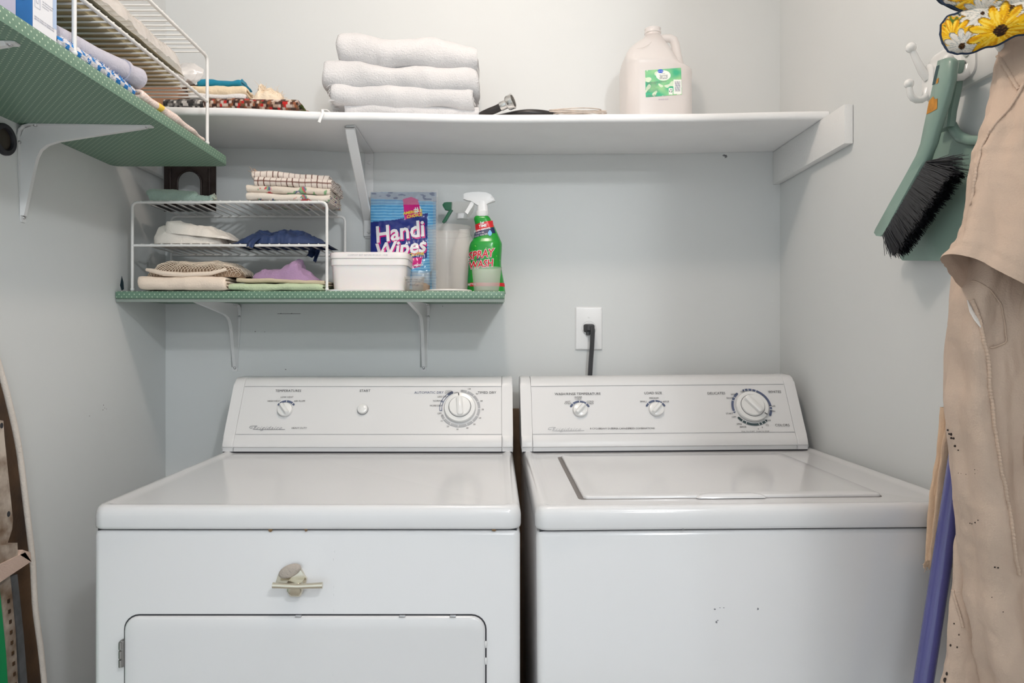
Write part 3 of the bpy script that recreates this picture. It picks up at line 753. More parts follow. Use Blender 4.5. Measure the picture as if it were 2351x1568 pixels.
m = MB().mound([(X(688, 1.66), .004), (X(700, 1.66), .014), (X(715, 1.66), .010), (X(730, 1.66), .003)], 1.64, 1.70, lambda x: shelf_top(x), 20, 14, .003, 60, 4, col=lambda x, y, z: pal_b[int((nz(x*300, y*300, z*300)*.5+.5)*7.9) % 8])
tag(link('knit_end', m, MATS['brown_tweed_knit'], smooth=75), 'small loose end of red-brown knit beside an olive ribbon on the shelf', 'knitwear')
m = MB().tube([(X(690, 1.65), 1.645, shelf_top(-.45)+.012), (X(697, 1.65), 1.638, shelf_top(-.45)+.016), (X(703, 1.65), 1.640, shelf_top(-.45)+.006), (X(688, 1.65), 1.634, shelf_top(-.45)+.003)], [.003, .007, .006, .003], 8, flat=.4)
tag(link('olive_ribbon', m, fabric('olive_cloth', lin((72, 82, 38)), .4, 300)), 'olive green ribbon tucked at the end of the brown knit', 'ribbon')
kb = shelf_top(-.6)+.030
cream = fabric('cream_crochet', lin((240, 219, 188)), .9, 170)
m = MB().ribbon(zig(.09, .0075, 2), .0072, X(446, 1.67), X(572, 1.67), 40, tilt(1.645, kb-.002, -.03, -.7), .003, 22, 9)
tag(link('white_knit', m, fabric('white_waffle_knit', (.80, .77, .75), .9, 260), smooth=75), 'white waffle knit folded between the brown blanket and cream crochet', 'knitwear')
m = MB().ribbon(zig(.085, .0105, 2), .0102, X(442, 1.67), X(576, 1.67), 44, tilt(1.648, kb+.013, -.07, -.71), .0065, 24, 12)
m.mound([(X(470, 1.67), .0), (X(500, 1.67), .012), (X(540, 1.67), .010), (X(570, 1.67), .0)], 1.65, 1.73, lambda x: kb+.028-.07*(x+.71), 30, 16, .005, 55, 2)
tag(link('crochet_cloth', m, cream, smooth=75), 'cream crocheted cloth rumpled on the knit pile', 'cloth')
m = MB().ribbon(zig(.075, .0085, 2), .0082, X(462, 1.69), X(562, 1.69), 40, tilt(1.670, kb+.034, .005, -.68), .004, 26, 15)
m.mound([(X(458, 1.69), .002), (X(475, 1.69), .016), (X(530, 1.69), .016), (X(548, 1.69), .022), (X(553, 1.69), .027), (X(560, 1.69), .010), (X(566, 1.69), 0)], 1.675, 1.74, lambda x: kb+.037, 40, 14, .004, 45, 3)
tag(link('teal_cloth', m, fabric('teal_cotton', lin((42, 138, 168)), .25, 400, var=.15), smooth=75), 'bright teal blue cloth on top of the cream crochet', 'cloth')
m = MB().mound([(X(450, 1.69), .0), (X(456, 1.69), .017), (X(468, 1.69), .022), (X(484, 1.69), .016), (X(492, 1.69), 0)], 1.672, 1.73, lambda x: kb+.030, 24, 14, .005, 60, 5)
tag(link('dark_teal_cloth', m, fabric('slate_teal_cotton', lin((84, 112, 114)), .3, 350), smooth=75), 'dull slate-teal cloth crumpled left of the bright teal one', 'cloth')
# cream fluff
fl = thing('fluff_wad', 'cream wad of loose cotton fluff at the right of the knit pile', 'fluff', (X(615, 1.67), 1.68, kb-.008))
fp = [(X(572, 1.67), 0), (X(583, 1.67), .013), (X(592, 1.67), .022), (X(599, 1.67), .050), (X(605, 1.67), .034), (X(620, 1.67), .038), (X(640, 1.67), .026), (X(655, 1.67), .006), (X(660, 1.67), 0)]
fm = MB().mound(fp, 1.645, 1.72, lambda x: kb-.008, 46, 30, .006, 70, 8)
fluff_m = fabric('cream_fluff', lin((240, 222, 198)), .9, 240)
link('wad', fm, fluff_m, fl, smooth=75)
fr = MB(); rnd = random.Random(4)
for k in range(420):
    x = lerp(X(580, 1.67), X(654, 1.67), rnd.random()); z = kb-.008+sinterp(fp, x)*(.25+.8*rnd.random()); y = 1.66+rnd.random()*.03
    p = Vector((x, y, z)); q = [tuple(p)]
    d = Vector((rnd.uniform(-1, 1), rnd.uniform(-1, .2), rnd.uniform(-.4, 1)))*.004
    for s_ in range(3): p = p+d+Vector((rnd.uniform(-1, 1), rnd.uniform(-1, 1), rnd.uniform(-1, 1)))*.002; q.append(tuple(p))
    fr.tube(q, .00035, 3)
link('fringe', fr, fluff_m, fl)
# plastic strip hanging over the front edge
st = MB(); zt = shelf_top(-.41)
sp_ = [(X(728, 1.63), 1.64, zt+.010), (X(735, 1.62), 1.63, zt+.006), (X(741, 1.62), 1.617, zt+.003), (X(739, 1.60), 1.611, zt-.006), (X(734, 1.60), 1.609, zt-.018), (X(730, 1.60), 1.609, zt-.028)]
st.tube(sp_, [.0010, .0016, .0030, .0032, .0030, .0034], 8, flat=.35); st.tube([(X(741, 1.62), 1.618, zt+.004), (X(750, 1.62), 1.622, zt+.004), (X(757, 1.62), 1.63, zt+.001)], [.002, .003, .001], 6, flat=.5)
tag(link('plastic_strip', st, mat('white_strip', (.84, .84, .83), .4), smooth=60), 'short white plastic strip hanging over the front edge of the white shelf', 'strip')

# hose with steel coupling
hz = shelf_top(.03)
hs = thing('water_hose', 'short black rubber hose with a steel coupling beside the towel stack', 'hose', (X(1190, 1.66), 1.67, hz))
hp = [(X(1290, 1.68), 1.69, hz+.010), (X(1262, 1.65), 1.655, hz+.0095), (X(1230, 1.64), 1.641, hz+.0095), (X(1195, 1.64), 1.645, hz+.0095), (X(1150, 1.66), 1.675, hz+.0095), (X(1118, 1.68), 1.69, hz+.0095), (X(1104, 1.66), 1.668, hz+.0105), (X(1120, 1.645), 1.647, hz+.013), (X(1140, 1.64), 1.64, hz+.019), (X(1160, 1.635), 1.633, hz+.027)]
sm = []
for i in range(len(hp)-1):
    a, b, c, d = (Vector(hp[max(0, min(len(hp)-1, i+q))]) for q in (-1, 0, 1, 2))
    for k in range(5):
        t = k/5; sm.append(tuple(.5*((2*b)+(c-a)*t+(2*a-5*b+4*c-d)*t*t+(3*b-a-3*c+d)*t**3)))
sm.append(hp[-1])
link('hose_tube', MB().tube(sm, .0088, 14), mat('black_hose_rubber', (.030, .026, .025), .38, var=.3, vscale=60), hs, smooth=60)
ax = Vector((.9, -.36, .30)).normalized(); uu = ax.cross(Vector((0, 0, 1))).normalized(); ww = ax.cross(uu); c0 = Vector(hp[-1])
HM = lambda x, y, z: tuple(c0+uu*x+ww*y+ax*z)
link('ferrule', MB().lathe([(.0098, -.012), (.0104, -.010), (.0104, .002), (.0098, .004)], 20, HM), chrome, hs)
cp_ = MB().lathe([(.0098, .003), (.0150, .005), (.0168, .008), (.0170, .018), (.0178, .0185), (.0178, .0205), (.0162, .0212), (.0142, .0205), (.0138, .010), (.0002, .009)], 28, HM)
link('coupling', cp_, chrome, hs); link('washer_seal', MB().lathe([(.0130, .0105), (.0130, .0125), (.0062, .0125), (.0060, .0105)], 20, HM, cap=False), MATS['black_rubber'], hs)
# coil of pale wire
wc = thing('wire_coil', 'flat loose coil of thin pale wire near the front edge of the white shelf', 'cord', (X(1330, 1.66), 1.68, shelf_top(.19)))
rnd = random.Random(2); wm_ = mat('pale_wire_insulation', lin((222, 208, 196)), .5, var=.35, vscale=40)
for k in range(7):
    c_x, c_y = X(1325+rnd.uniform(-10, 10), 1.65), 1.662+rnd.uniform(-.003, .003); rx, ry2 = .062+rnd.uniform(-.012, .008), .036+rnd.uniform(-.006, .003)
    zz = shelf_top(.19)+.0022+.0016*k; ph = rnd.random()*6; lp = []
    for q in range(40):
        a = 2*pi*q/40; lp.append((c_x+rx*cos(a), c_y+ry2*sin(a), zz+.010*(1+sin(a))*(.4+.1*k)+.0015*sin(a*2+ph)+.001))
    link('loop', MB().tube(lp, .0013, 6, closed=True), wm_, wc)

# ---------------------------------------------------------------- cloths on the lower rack and green shelf
TOP = GL1+.2085+.0055; MIDZ = GL1+.1075+.0055
ft = lambda px, Y=1.68: X(px, Y)
sage = fabric('sage_terry', lin((178, 200, 188)), 1.0, 260, var=.12)
rt = thing('washcloth_roll', 'sage green terry washcloth rolled up on the wire rack beside the bookend', 'washcloth', (ft(415), 1.69, TOP))
pp = [(340, .001, .0145), (342, .001, .0165), (352, .001, .0170), (365, .001, .0165), (390, .001, .0165), (415, 0, .0155), (440, 0, .0145), (447, -.001, .0105), (460, -.001, .0098), (475, -.001, .0092), (482, 0, .0105), (486, 0, .007)]
mr = MB(); path = [(ft(a), 1.693, TOP+r_*.80+b) for a, b, r_ in pp]
fine = [tuple(lerp(q0[k], q1[k], t/6) for k in range(3)) for q0, q1 in zip(path, path[1:]) for t in range(6)]+[path[-1]]
rf = [lerp(q0[2], q1[2], t/6) for q0, q1 in zip(pp, pp[1:]) for t in range(6)]+[pp[-1][2]]
mr.tube(fine, rf, 28, flat=1.0)
mr.v = [tuple(Vector(v)+noise.noise_vector(Vector(v)*60)*.0018+noise.noise_vector(Vector(v)*210)*.0012) for v in mr.v]
link('roll', mr, sage, rt, smooth=75)
fr = MB(); rnd = random.Random(8)
for k in range(40):
    a = rnd.random()*2*pi; r_ = rnd.random()*.009; p = Vector((ft(482), 1.693+r_*cos(a), TOP+.010+r_*sin(a)))
    fr.tube([tuple(p), tuple(p+Vector((.006, rnd.uniform(-.003, .002), rnd.uniform(-.003, .005)))), tuple(p+Vector((.010, rnd.uniform(-.005, .003), rnd.uniform(-.007, .004))))], [.0009, .0008, .0004], 4)
link('fringe', fr, fabric('pale_sage_fringe', lin((196, 200, 186)), .4, 300), rt)
# bookend
bt = thing('bookend', 'dark brown steel bookend with an arched cut-out, on the rack against the wall', 'bookend', (X(436, 1.82), 1.80, TOP))
bk_m = mat('rusty_dark_steel', (.040, .030, .028), .38, metal=.55, var=.5, vscale=35, vcol2=(.02, .012, .010))
y_ = 1.815; ox0, ox1, oz1 = X(377, y_), X(496, y_), .462; ax0, ax1 = X(408, y_), X(463, y_); arch_c = (ax0+ax1)/2; ar_ = (ax1-ax0)/2; az_ = R(392, y_)-ar_
poly = [(ox0, TOP), (ox0, oz1-.006), (ox0+.006, oz1), (ox1-.006, oz1), (ox1, oz1-.006), (ox1, TOP), (ax1, TOP)]+[(arch_c+ar_*cos(pi*k/12), az_+ar_*sin(pi*k/12)) for k in range(13)]+[(ax0, TOP)]
nO = 6
# arch plate as strips so the concave face stays clean
m = MB(); inner = [(ax1, TOP)]+[(arch_c+ar_*cos(pi*k/12), az_+ar_*sin(pi*k/12)) for k in range(13)]+[(ax0, TOP)]
outer = [(ox1, TOP), (ox1, az_)]+[(ox1, lerp(az_, oz1, k/3)) for k in (1, 2, 3)]+[(lerp(ox1, ox0, k/6), oz1) for k in range(1, 6)]+[(ox0, lerp(oz1, az_, k/3)) for k in (0, 1, 2, 3)]+[(ox0, TOP)]
vs = []
for (a, b), (c, d) in zip(inner, outer): vs += [(a, y_-.0016, b), (c, y_-.0016, d), (c, y_+.0016, d), (a, y_+.0016, b)]
m.add(vs, [(4*i+k, 4*i+(k+1) % 4, 4*i+4+(k+1) % 4, 4*i+4+k) for i in range(14) for k in range(4)]+[(0, 1, 2, 3), (56, 57, 58, 59)])
link('upright', m, bk_m, bt, smooth=30)
arl = MB().tube([(a, y_-.0022, b) for a, b in inner], .0028, 8); link('arch_rim', arl, bk_m, bt, smooth=60)
for px in (391, 481): link('rib', MB().box(X(px-3, y_), X(px+3, y_), y_-.0045, y_-.0010, TOP+.01, oz1-.03, .0015), bk_m, bt)
link('base_plate', MB().box(ox0+.004, ox1-.004, 1.735, y_+.0016, TOP-.0002, TOP+.0018, .0006), bk_m, bt)
link('tongue', MB().rloft([(arch_c, 1.775, ar_-.002, .038, .02, TOP+.0018), (arch_c, 1.775, ar_-.002, .038, .02, TOP+.0030)], 5), bk_m, bt)
# dish towels
cw = lin((226, 214, 204)); cb = lin((104, 66, 56))
def plaid(s, e, side):
    a = (e*1000) % 13.0; b = (s*1000) % 15.0
    return cb if (a < 1.6 or b < 1.5) else cw
def floral(seed, base=(222, 212, 200)):
    pal = [lin(c) for c in ((196, 82, 84), (96, 110, 144), (120, 160, 112), (212, 164, 154), (92, 98, 130), (130, 168, 126))]
    B0 = lin(base)
    def f(s, e, side):
        h = nz(e*62+seed, s*80, 2.2); q = nz(e*30+seed*3, s*38, 7.1)
        if h > .34: return pal[int((nz(e*26+seed, s*30, 4.)*.5+.5)*11.9) % 6]
        if q > .46: return pal[int((nz(e*15+seed, s*18, 9.)*.5+.5)*11.9) % 6]
        return B0
    return f
gd = 'folded dish towels on the wire rack'
fmat = fabric('printed_cotton', (1, 1, 1), .45, 420, vcol=True, var=0)
m = MB().ribbon(resamp(fold4(.135, .0040), .0035), .0038, ft(572), ft(755), 120, tilt(1.672, TOP, .004, -.5, .16), .003, 22, 21, floral(2))
tag(link('dish_towel', m, fmat, smooth=75), 'white dish towel with red, green and blue print at the bottom of the rack-top stack', 'dish towel', gd)
m = MB().ribbon(resamp(fold4(.135, .0042), .0035), .0040, ft(571), ft(752), 120, tilt(1.676, TOP+.017, .002, -.5, .18), .0035, 20, 25, floral(7, (218, 206, 192)))
tag(link('dish_towel', m, fmat, smooth=75), 'pale dish towel with soft rose and green flowers in the middle of the rack-top stack', 'dish towel', gd)
m = MB().ribbon(resamp(fold4(.13, .0052), .003), .0050, ft(588), ft(757), 150, tilt(1.680, TOP+.034, .004, -.48, .22), .0038, 20, 31, plaid)
tag(link('dish_towel', m, fmat, smooth=75), 'white dish towel with brown window-pane check under the other checked one', 'dish towel', gd)
rt = thing('dish_towel', 'brown checked white dish towel with a frayed corner on top of the stack', 'dish towel', (ft(665), 1.74, TOP+.055), gd)
link('towel_cloth', MB().ribbon(resamp(fold4(.125, .0046), .003), .0044, ft(578), ft(748), 150, tilt(1.676, TOP+.0545, -.022, -.57, .25), .0045, 18, 37, plaid), fmat, rt, smooth=75)
fr = MB(); rnd = random.Random(3)
for k in range(60):
    p = Vector((ft(579)+rnd.random()*.012, 1.675+rnd.random()*.05, TOP+.056+rnd.random()*.018))
    d = Vector((rnd.uniform(-1, .1), rnd.uniform(-.4, .2), rnd.uniform(-.2, 1)))*.007
    fr.tube([tuple(p), tuple(p+d), tuple(p+d*1.8+Vector((0, 0, rnd.uniform(-.003, .003))))], [.0007, .0006, .0003], 4)
link('fringe', fr, fabric('tan_fringe', lin((190, 160, 140)), .3, 300), rt)

# middle tier: white flannel bundle and navy nylon
flan = fabric('white_flannel', lin((240, 232, 222)), .5, 320, var=.04)
m = MB().mound([(ft(346), .0), (ft(350), .032), (ft(360), .048), (ft(385), .054), (ft(420), .044), (ft(470), .030), (ft(500), .018), (ft(512), .0)], 1.668, 1.79, lambda x: MIDZ, 60, 36, .006, 24, 4, pw=2.6)
m.mound([(ft(372), .004), (ft(380), .030), (ft(392), .030), (ft(440), .028), (ft(480), .026), (ft(505), .018), (ft(525), .010), (ft(530), .0)], 1.664, 1.76, lambda x: MIDZ+.026-.10*(x-ft(372)), 60, 36, .008, 22, 9, pw=2.8)
tag(link('flannel_cloth', m, flan, smooth=75), 'off-white flannel cloth bunched on the middle tier of the lower rack', 'cloth')
navy = mat('navy_nylon', lin((50, 66, 104)), .42, spec=.4, bump=.2, bscale=90, var=.25, vscale=30)
nv = thing('navy_garment', 'crumpled navy blue nylon garment drooping through the middle tier', 'garment', (ft(640), 1.73, MIDZ))
def crumple(prof, y0, y1, base, nx, ny, seed, amp=.010):
    mb = MB(); vs = []
    for j in range(ny+1):
        v = -1+2*j/ny
        for i in range(nx+1):
            x = lerp(prof[0][0], prof[-1][0], i/nx); h = interp(prof, x); g_ = max(0, 1-abs(v)**2.2)**.45
            q = Vector((x*34+v*1.1+seed, v*2.2+seed, seed*.7))
            r1 = 1-2*abs(noise.noise(q)); r2 = 1-2*abs(noise.noise(q*2.3)); r3 = noise.noise(q*1.2+Vector((5, 5, 5)))
            k = min(1., g_*1.3)*min(1, h*60)
            vs.append((x+r3*.006*k, lerp(y0, y1, (v+1)/2)+r2*.006*k, base(x)+max(0, h*g_*(.85+.2*r1)+(r1*.55+r2*.3)*amp*k-.2*amp)))
    m_ = nx+1
    return mb.add(vs, [(j*m_+i, j*m_+i+1, (j+1)*m_+i+1, (j+1)*m_+i) for j in range(ny) for i in range(nx)])
link('bunched_body', crumple([(ft(528), .0), (ft(545), .010), (ft(575), .026), (ft(590), .034), (ft(625), .028), (ft(640), .036), (ft(680), .032), (ft(715), .018), (ft(745), .005), (ft(752), 0)], 1.668, 1.80, lambda x: MIDZ, 120, 50, 3.3), navy, nv, smooth=55)
def flap(pts, w, seed):
    mb = MB()
    def f(u, v):
        i = v*(len(pts)-1); k = min(int(i), len(pts)-2); p = Vector(pts[k]).lerp(Vector(pts[k+1]), i-k)
        ww = w*(1-.25*v)
        return tuple(p+Vector(((u-.5)*ww, .004*sin(u*9+seed)+.003*sin(v*5), .002*sin(u*7))))
    mb.grid(f, 14, 16); mb.grid(lambda u, v: tuple(Vector(f(u, v))+Vector((0, .0012, 0))), 14, 16); return mb
link('hanging_fold', flap([(ft(590), 1.675, MIDZ+.012), (ft(588), 1.664, MIDZ+.008), (ft(585), 1.655, MIDZ-.001), (ft(584), 1.654, MIDZ-.010)], .026, 1), navy, nv, smooth=55)
link('hanging_tip', flap([(ft(700), 1.76, MIDZ-.002), (ft(700), 1.755, MIDZ-.012), (ft(694), 1.752, MIDZ-.022)], .030, 2), navy, nv, smooth=55)
link('strap_end', flap([(ft(714), 1.75, MIDZ-.002), (ft(712), 1.745, MIDZ-.016), (ft(708), 1.742, MIDZ-.036)], .012, 3), navy, nv, smooth=55)
# bottom tier
cr2 = fabric('cream_flannel', lin((244, 226, 208)), .45, 360, var=.04)
m = MB().ribbon(fold4(.125, .0076), .0073, X(321, 1.65), X(522, 1.65), 50, tilt(1.637, GL1+.0015, .0, -.7), .0035, 20, 41)
tag(link('folded_cloth', m, cr2, smooth=75), 'cream flannel cloth folded flat, jutting over the front of the lower shelf', 'cloth')
nb = thing('net_bag', 'cream cotton net laundry bag lying on the folded cream cloth', 'net bag', (ft(440, 1.69), 1.72, GL1+.032))
NB = [(X(330, 1.67), .006), (X(345, 1.67), .020), (X(372, 1.67), .036), (X(390, 1.67), .040), (X(440, 1.67), .036), (X(480, 1.67), .038), (X(520, 1.67), .035), (X(545, 1.67), .024), (X(553, 1.67), .006)]
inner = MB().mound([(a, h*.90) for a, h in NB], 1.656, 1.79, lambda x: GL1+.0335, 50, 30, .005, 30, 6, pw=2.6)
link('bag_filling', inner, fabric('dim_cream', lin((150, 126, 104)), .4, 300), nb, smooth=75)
net = MB(); nm_ = MB().mound(NB, 1.652, 1.795, lambda x: GL1+.0345, 60, 44, .005, 30, 6, pw=2.6)
mx_ = 61; vv = nm_.v
fs_ = []
for j in range(0, 43):
    for i in range(0, 60):
        if (i+j) % 2 == 0 and j+2 <= 44 and 0 < i < 60: fs_.append((j*mx_+i, (j+1)*mx_+i+1, (j+2)*mx_+i, (j+1)*mx_+i-1))
used = sorted({k for f in fs_ for k in f}); mp = {k: q for q, k in enumerate(used)}
net.add([vv[k] for k in used], [tuple(mp[k] for k in f) for f in fs_])
no = link('netting', net, fabric('cream_net_cord', lin((236, 220, 200)), .3, 400), nb, smooth=75, kind='stuff')
wf = no.modifiers.new('net', 'WIREFRAME'); wf.thickness = .0019; wf.use_replace = True; wf.use_even_offset = False
hem = MB().tube([(X(340, 1.66), 1.652, GL1+.050), (X(360, 1.66), 1.646, GL1+.046), (X(385, 1.66), 1.642, GL1+.040), (X(430, 1.66), 1.640, GL1+.037), (X(490, 1.66), 1.641, GL1+.040), (X(525, 1.66), 1.646, GL1+.050)], [.003, .0045, .005, .0045, .004, .003], 10, flat=1.2)
link('hem', hem, cr2, nb, smooth=75)
m = MB().ribbon(zig(.13, .0078, 2), .0075, X(526, 1.65), X(742, 1.65), 46, tilt(1.648, GL1+.0012, .0, -.5), .0022, 24, 44)
tag(link('folded_cloth', m, fabric('pale_green_knit', lin((200, 214, 178)), .9, 300), smooth=75), 'pale green knit dishcloth folded at the right of the rack bottom', 'cloth')
m = MB().ribbon(zig(.125, .0048, 2), .0045, X(545, 1.66), X(748, 1.66), 46, tilt(1.652, GL1+.0180, -.024, -.5), .004, 20, 47)
tag(link('folded_cloth', m, fabric('khaki_linen', lin((204, 190, 162)), .5, 420), smooth=75), 'thin beige linen cloth draped over the pale green dishcloth', 'cloth')
m = MB().mound([(X(578, 1.68), .002), (X(584, 1.68), .018), (X(600, 1.68), .024), (X(640, 1.68), .026), (X(660, 1.68), .042), (X(676, 1.68), .054), (X(682, 1.68), .052), (X(690, 1.68), .030), (X(705, 1.68), .022), (X(724, 1.68), .006), (X(730, 1.68), 0)], 1.66, 1.76, lambda x: GL1+.026-.02*(x+.5), 60, 36, .006, 32, 12, pw=2.6)
tag(link('lavender_cloth', m, fabric('lavender_terry', lin((174, 142, 176)), .8, 360, var=.12), smooth=75), 'lavender terry cloth bunched with a raised corner on the bottom tier', 'cloth')
# ---------------------------------------------------------------- tub, wipes, cups and bottles on the green shelf
def inpoly(p, poly):
    x, y = p; c = False; n = len(poly)
    for i in range(n):
        x1, y1 = poly[i]; x2, y2 = poly[(i+1) % n]
        if (y1 > y) != (y2 > y) and x < (x2-x1)*(y-y1)/(y2-y1)+x1: c = not c
    return c
tubm = mat('tub_plastic', (.90, .85, .83), .35, subs=.2)
tc = ((X(752, 1.665)+X(936, 1.665))/2, 1.730); tw = (X(936, 1.665)-X(752, 1.665))/2
tb = thing('plastic_tub', 'white rectangular plastic tub with lid between the rack and the wipes pack', 'tub', (tc[0], tc[1], GL1+.004))
z0 = GL1+.004
link('tub_body', MB().rloft([(*tc, tw*.90, .052, .018, z0), (*tc, tw*.91, .054, .02, z0+.003), (*tc, tw*.955, .060, .022, z0+.060)], 6), tubm, tb, smooth=40)
link('rim', MB().rloft([(*tc, tw*.955, .060, .022, z0+.058), (*tc, tw*.985, .063, .024, z0+.0585), (*tc, tw*.985, .063, .024, z0+.073), (*tc, tw*.96, .061, .023, z0+.0735)], 6), tubm, tb, smooth=40)
link('lid', MB().rloft([(*tc, tw*.97, .0625, .024, z0+.0735), (*tc, tw*.995, .0645, .025, z0+.0745), (*tc, tw*1.0, .065, .025, z0+.082), (*tc, tw*.99, .064, .025, z0+.0875), (*tc, tw*.95, .061, .023, z0+.089), (*tc, tw*.90, .057, .02, z0+.0875)], 6), tubm, tb, smooth=40)
lt = MB().text('COMPOST BEST BEFORE 09 OA 01  14:08', .0052, lambda a, b: (tc[0]+a, tc[1]-.0652, z0+.0812+b)); link('lettering', lt, ink_light, tb, smooth=0)
ct = MB().mound([(tc[0]-tw*.45, .004), (tc[0]-tw*.2, .030), (tc[0]+tw*.2, .040), (tc[0]+tw*.6, .032), (tc[0]+tw*.8, .005)], tc[1]-.0605, tc[1]-.057, lambda x: z0+.008, 30, 8, .002, 50, 4)
tag(link('spare_lid', MB().rloft([(tc[0]-.006, 1.712, tw*.96, .062, .02, GL1+.0002), (tc[0]-.006, 1.712, tw*.97, .063, .02, GL1+.0032), (tc[0]-.006, 1.712, tw*.95, .061, .02, GL1+.0040)], 6), tubm, smooth=40), 'flat white plastic lid lying under the rectangular tub', 'lid')

# pack of wipes leaning against the wall
wp = thing('wipes_pack', 'blue plastic pack of cleaning wipes leaning on the wall behind the tub', 'wipes pack', (X(925, 1.80), 1.82, GL1))
BX0, BX1, BY0, BY1 = 851., 1002., 664., 441.
def bag(px, py, off=0.0):
    u = (px-BX0)/(BX1-BX0); v = (py-BY0)/(BY1-BY0); Yb = lerp(1.800, 1.868, v)
    bl = max(0, 1-abs(2*u-1)**3.2)*max(0, 1-abs(2*v-1)**4)
    Yb -= .022*bl+.0022*nz(px*.045, py*.05, 1.)+.0015*nz(px*.11+3, py*.09, 4.)+off
    return P(px, py, Yb)
NAVY = lin((30, 46, 128)); MAG = lin((206, 24, 128)); PL = lin((164, 178, 196))
LAB = [(851, 509.5), (905, 505), (982, 489), (980, 592), (940, 600), (849, 608)]
TG1 = [(925, 457), (944, 452), (959, 458), (970, 493), (929, 504)]; TG2 = [(931, 595), (970, 589), (966, 612), (936, 619)]
def bagcol(u, v):
    px, py = lerp(BX0, BX1, u), lerp(BY0, BY1, v)
    if inpoly((px, py), TG1) or inpoly((px, py), TG2): return MAG
    if inpoly((px, py), LAB): return NAVY
    top = 456+.045*(px-853)
    if py < top or px > 1000: return PL if nz(px*.06, py*.2, 3) < .25 else lin((90, 106, 140))
    s_ = sin((py+nz(px*.05, py*.02)*1.6)*2*pi/6.6); a, b = lin((64, 146, 204)), lin((134, 194, 228))
    t = .5+.5*s_; return tuple(lerp(a[k], b[k], t) for k in range(3))
pm_ = mat('glossy_printed_film', (1, 1, 1), .22, coat=.4, vcol=True)
fb = MB().grid(lambda u, v: bag(lerp(BX0, BX1, u), lerp(BY0, BY1, v)), 150, 190, bagcol)
fb.grid(lambda u, v: (lambda p: (p[0], p[1]+.030*max(0, 1-abs(2*u-1)**4)*max(0, 1-abs(2*v-1)**4)+.0005, p[2]))(bag(lerp(BX0, BX1, u), lerp(BY0, BY1, v))), 10, 10, lambda u, v: PL)
link('pack', fb, pm_, wp, smooth=75)
def btext(mb, s, px, py, cap_px, rot, off, **k):
    sc = 1.815/S
    mb.text(s, cap_px*1.40, lambda a, b: bag(px+a, py-b, off), rot=rad(rot), **k)
white_ink = mat('white_print', (.78, .78, .80), .3, coat=.3); pink_ink = mat('pink_print', MAG, .3); yel_ink = mat('yellow_print', lin((236, 214, 60)), .35)
ps = MB(); btext(ps, 'Handi', 919, 536.5, 37, 8, .0012, bold=1.7, shear=.10, sx=.93); btext(ps, 'Wipes', 919, 574, 33, 8, .0012, bold=1.7, shear=.25, sx=.98); link('print', ps, pink_ink, wp, smooth=0)
ws = MB(); btext(ws, 'Handi', 917, 533.5, 37, 8, .0022, bold=1.3, shear=.10, sx=.93); btext(ws, 'Wipes', 917, 571, 33, 8, .0022, bold=1.3, shear=.25, sx=.98)
btext(ws, '#1', 960, 482, 14, 8, .0016, bold=.5, sx=.9); btext(ws, 'SAVES MONEY', 951, 610, 4.5, 6, .0016, bold=.2); link('white_lettering', ws, white_ink, wp, smooth=0)
ys = MB(); btext(ys, "AMERICA'S", 947, 487, 6.5, 9, .0016, bold=.25, shear=.2); btext(ys, 'CHOICE', 951, 495.5, 7, 9, .0016, bold=.3, shear=.2); btext(ys, 'CLEANING CLOTHS', 932, 586.5, 6.6, 6, .0016, bold=.3); link('print', ys, yel_ink, wp, smooth=0)
film = thin('clear_film', (.9, .9, .92), .16, .06)
fl_ = MB().grid(lambda u, v: bag(lerp(BX0-4, BX1+4, u), lerp(470, 438+6*nz(u*7, 2)+4*sin(u*4), v), .005+.003*nz(u*14, v*8)), 40, 10)
fl_.grid(lambda u, v: bag(lerp(994, 1006, u), lerp(620, 452, v), .004+.002*nz(u*6, v*18)), 6, 30)
link('clear_wrap', fl_, film, wp, smooth=75)

def cup(name, label, cat, cx, cy, zb, r0, r1, h, m, rim=True, group=None):
    t = thing(name, label, cat, (cx, cy, zb), group); C = lambda x, y, z: (cx+x, cy+y, zb+z)
    w = .0009
    pr = [(.0002, .0002), (r0*.9, .0002), (r0, .0022), (lerp(r0, r1, .97), h*.965), (r1, h*.985), (r1+.0014, h*.99), (r1+.0014, h), (r1-.0004, h), (r1-w, h*.98), (lerp(r0, r1, .97)-w, h*.96), (r0-w, .003), (.0002, .0022)]
    link('cup_wall', MB().lathe(pr, 48, C, cap=False), m, t, smooth=50); return t
mc = cup('measuring_cup', 'tiny clear measuring cup with black print at the shelf edge', 'cup', X(952, 1.672), 1.672, GL1, .0195, .0235, .0345, clear_pl)
lt = MB(); cxm = X(952, 1.672)
def wrapc(cx, cy, r, zb):
    return lambda a, b: (cx+r*sin(a/r), cy-r*cos(a/r)-.0004, zb+b)
for s_, z_, c_ in (('READ LABEL DIRECTIONS', .0265, .0042), ('WASH AFTER USE', .0215, .0042), ('AccuCup', .0145, .0062)): lt.text(s_, c_, wrapc(cxm, 1.672, .0227, GL1+z_), shear=.3 if 'A' == s_[0] else 0)
link('lettering', lt, ink, mc, smooth=0)
cup('clear_jar', 'small clear plastic jar with dull contents behind the measuring cup', 'jar', X(967, 1.725), 1.725, GL1, .022, .025, .052, clear_pl)
link('jar_contents', MB().lathe([(.020, .001), (.021, .018), (.012, .024), (.0002, .026)], 24, lambda x, y, z: (X(967, 1.725)+x, 1.725+y, GL1+z)), mat('tan_contents', lin((170, 140, 104)), .8, var=.4, vscale=90), bpy.data.objects['clear_jar'])
dcx, dcy = X(1030.5, 1.705), 1.705
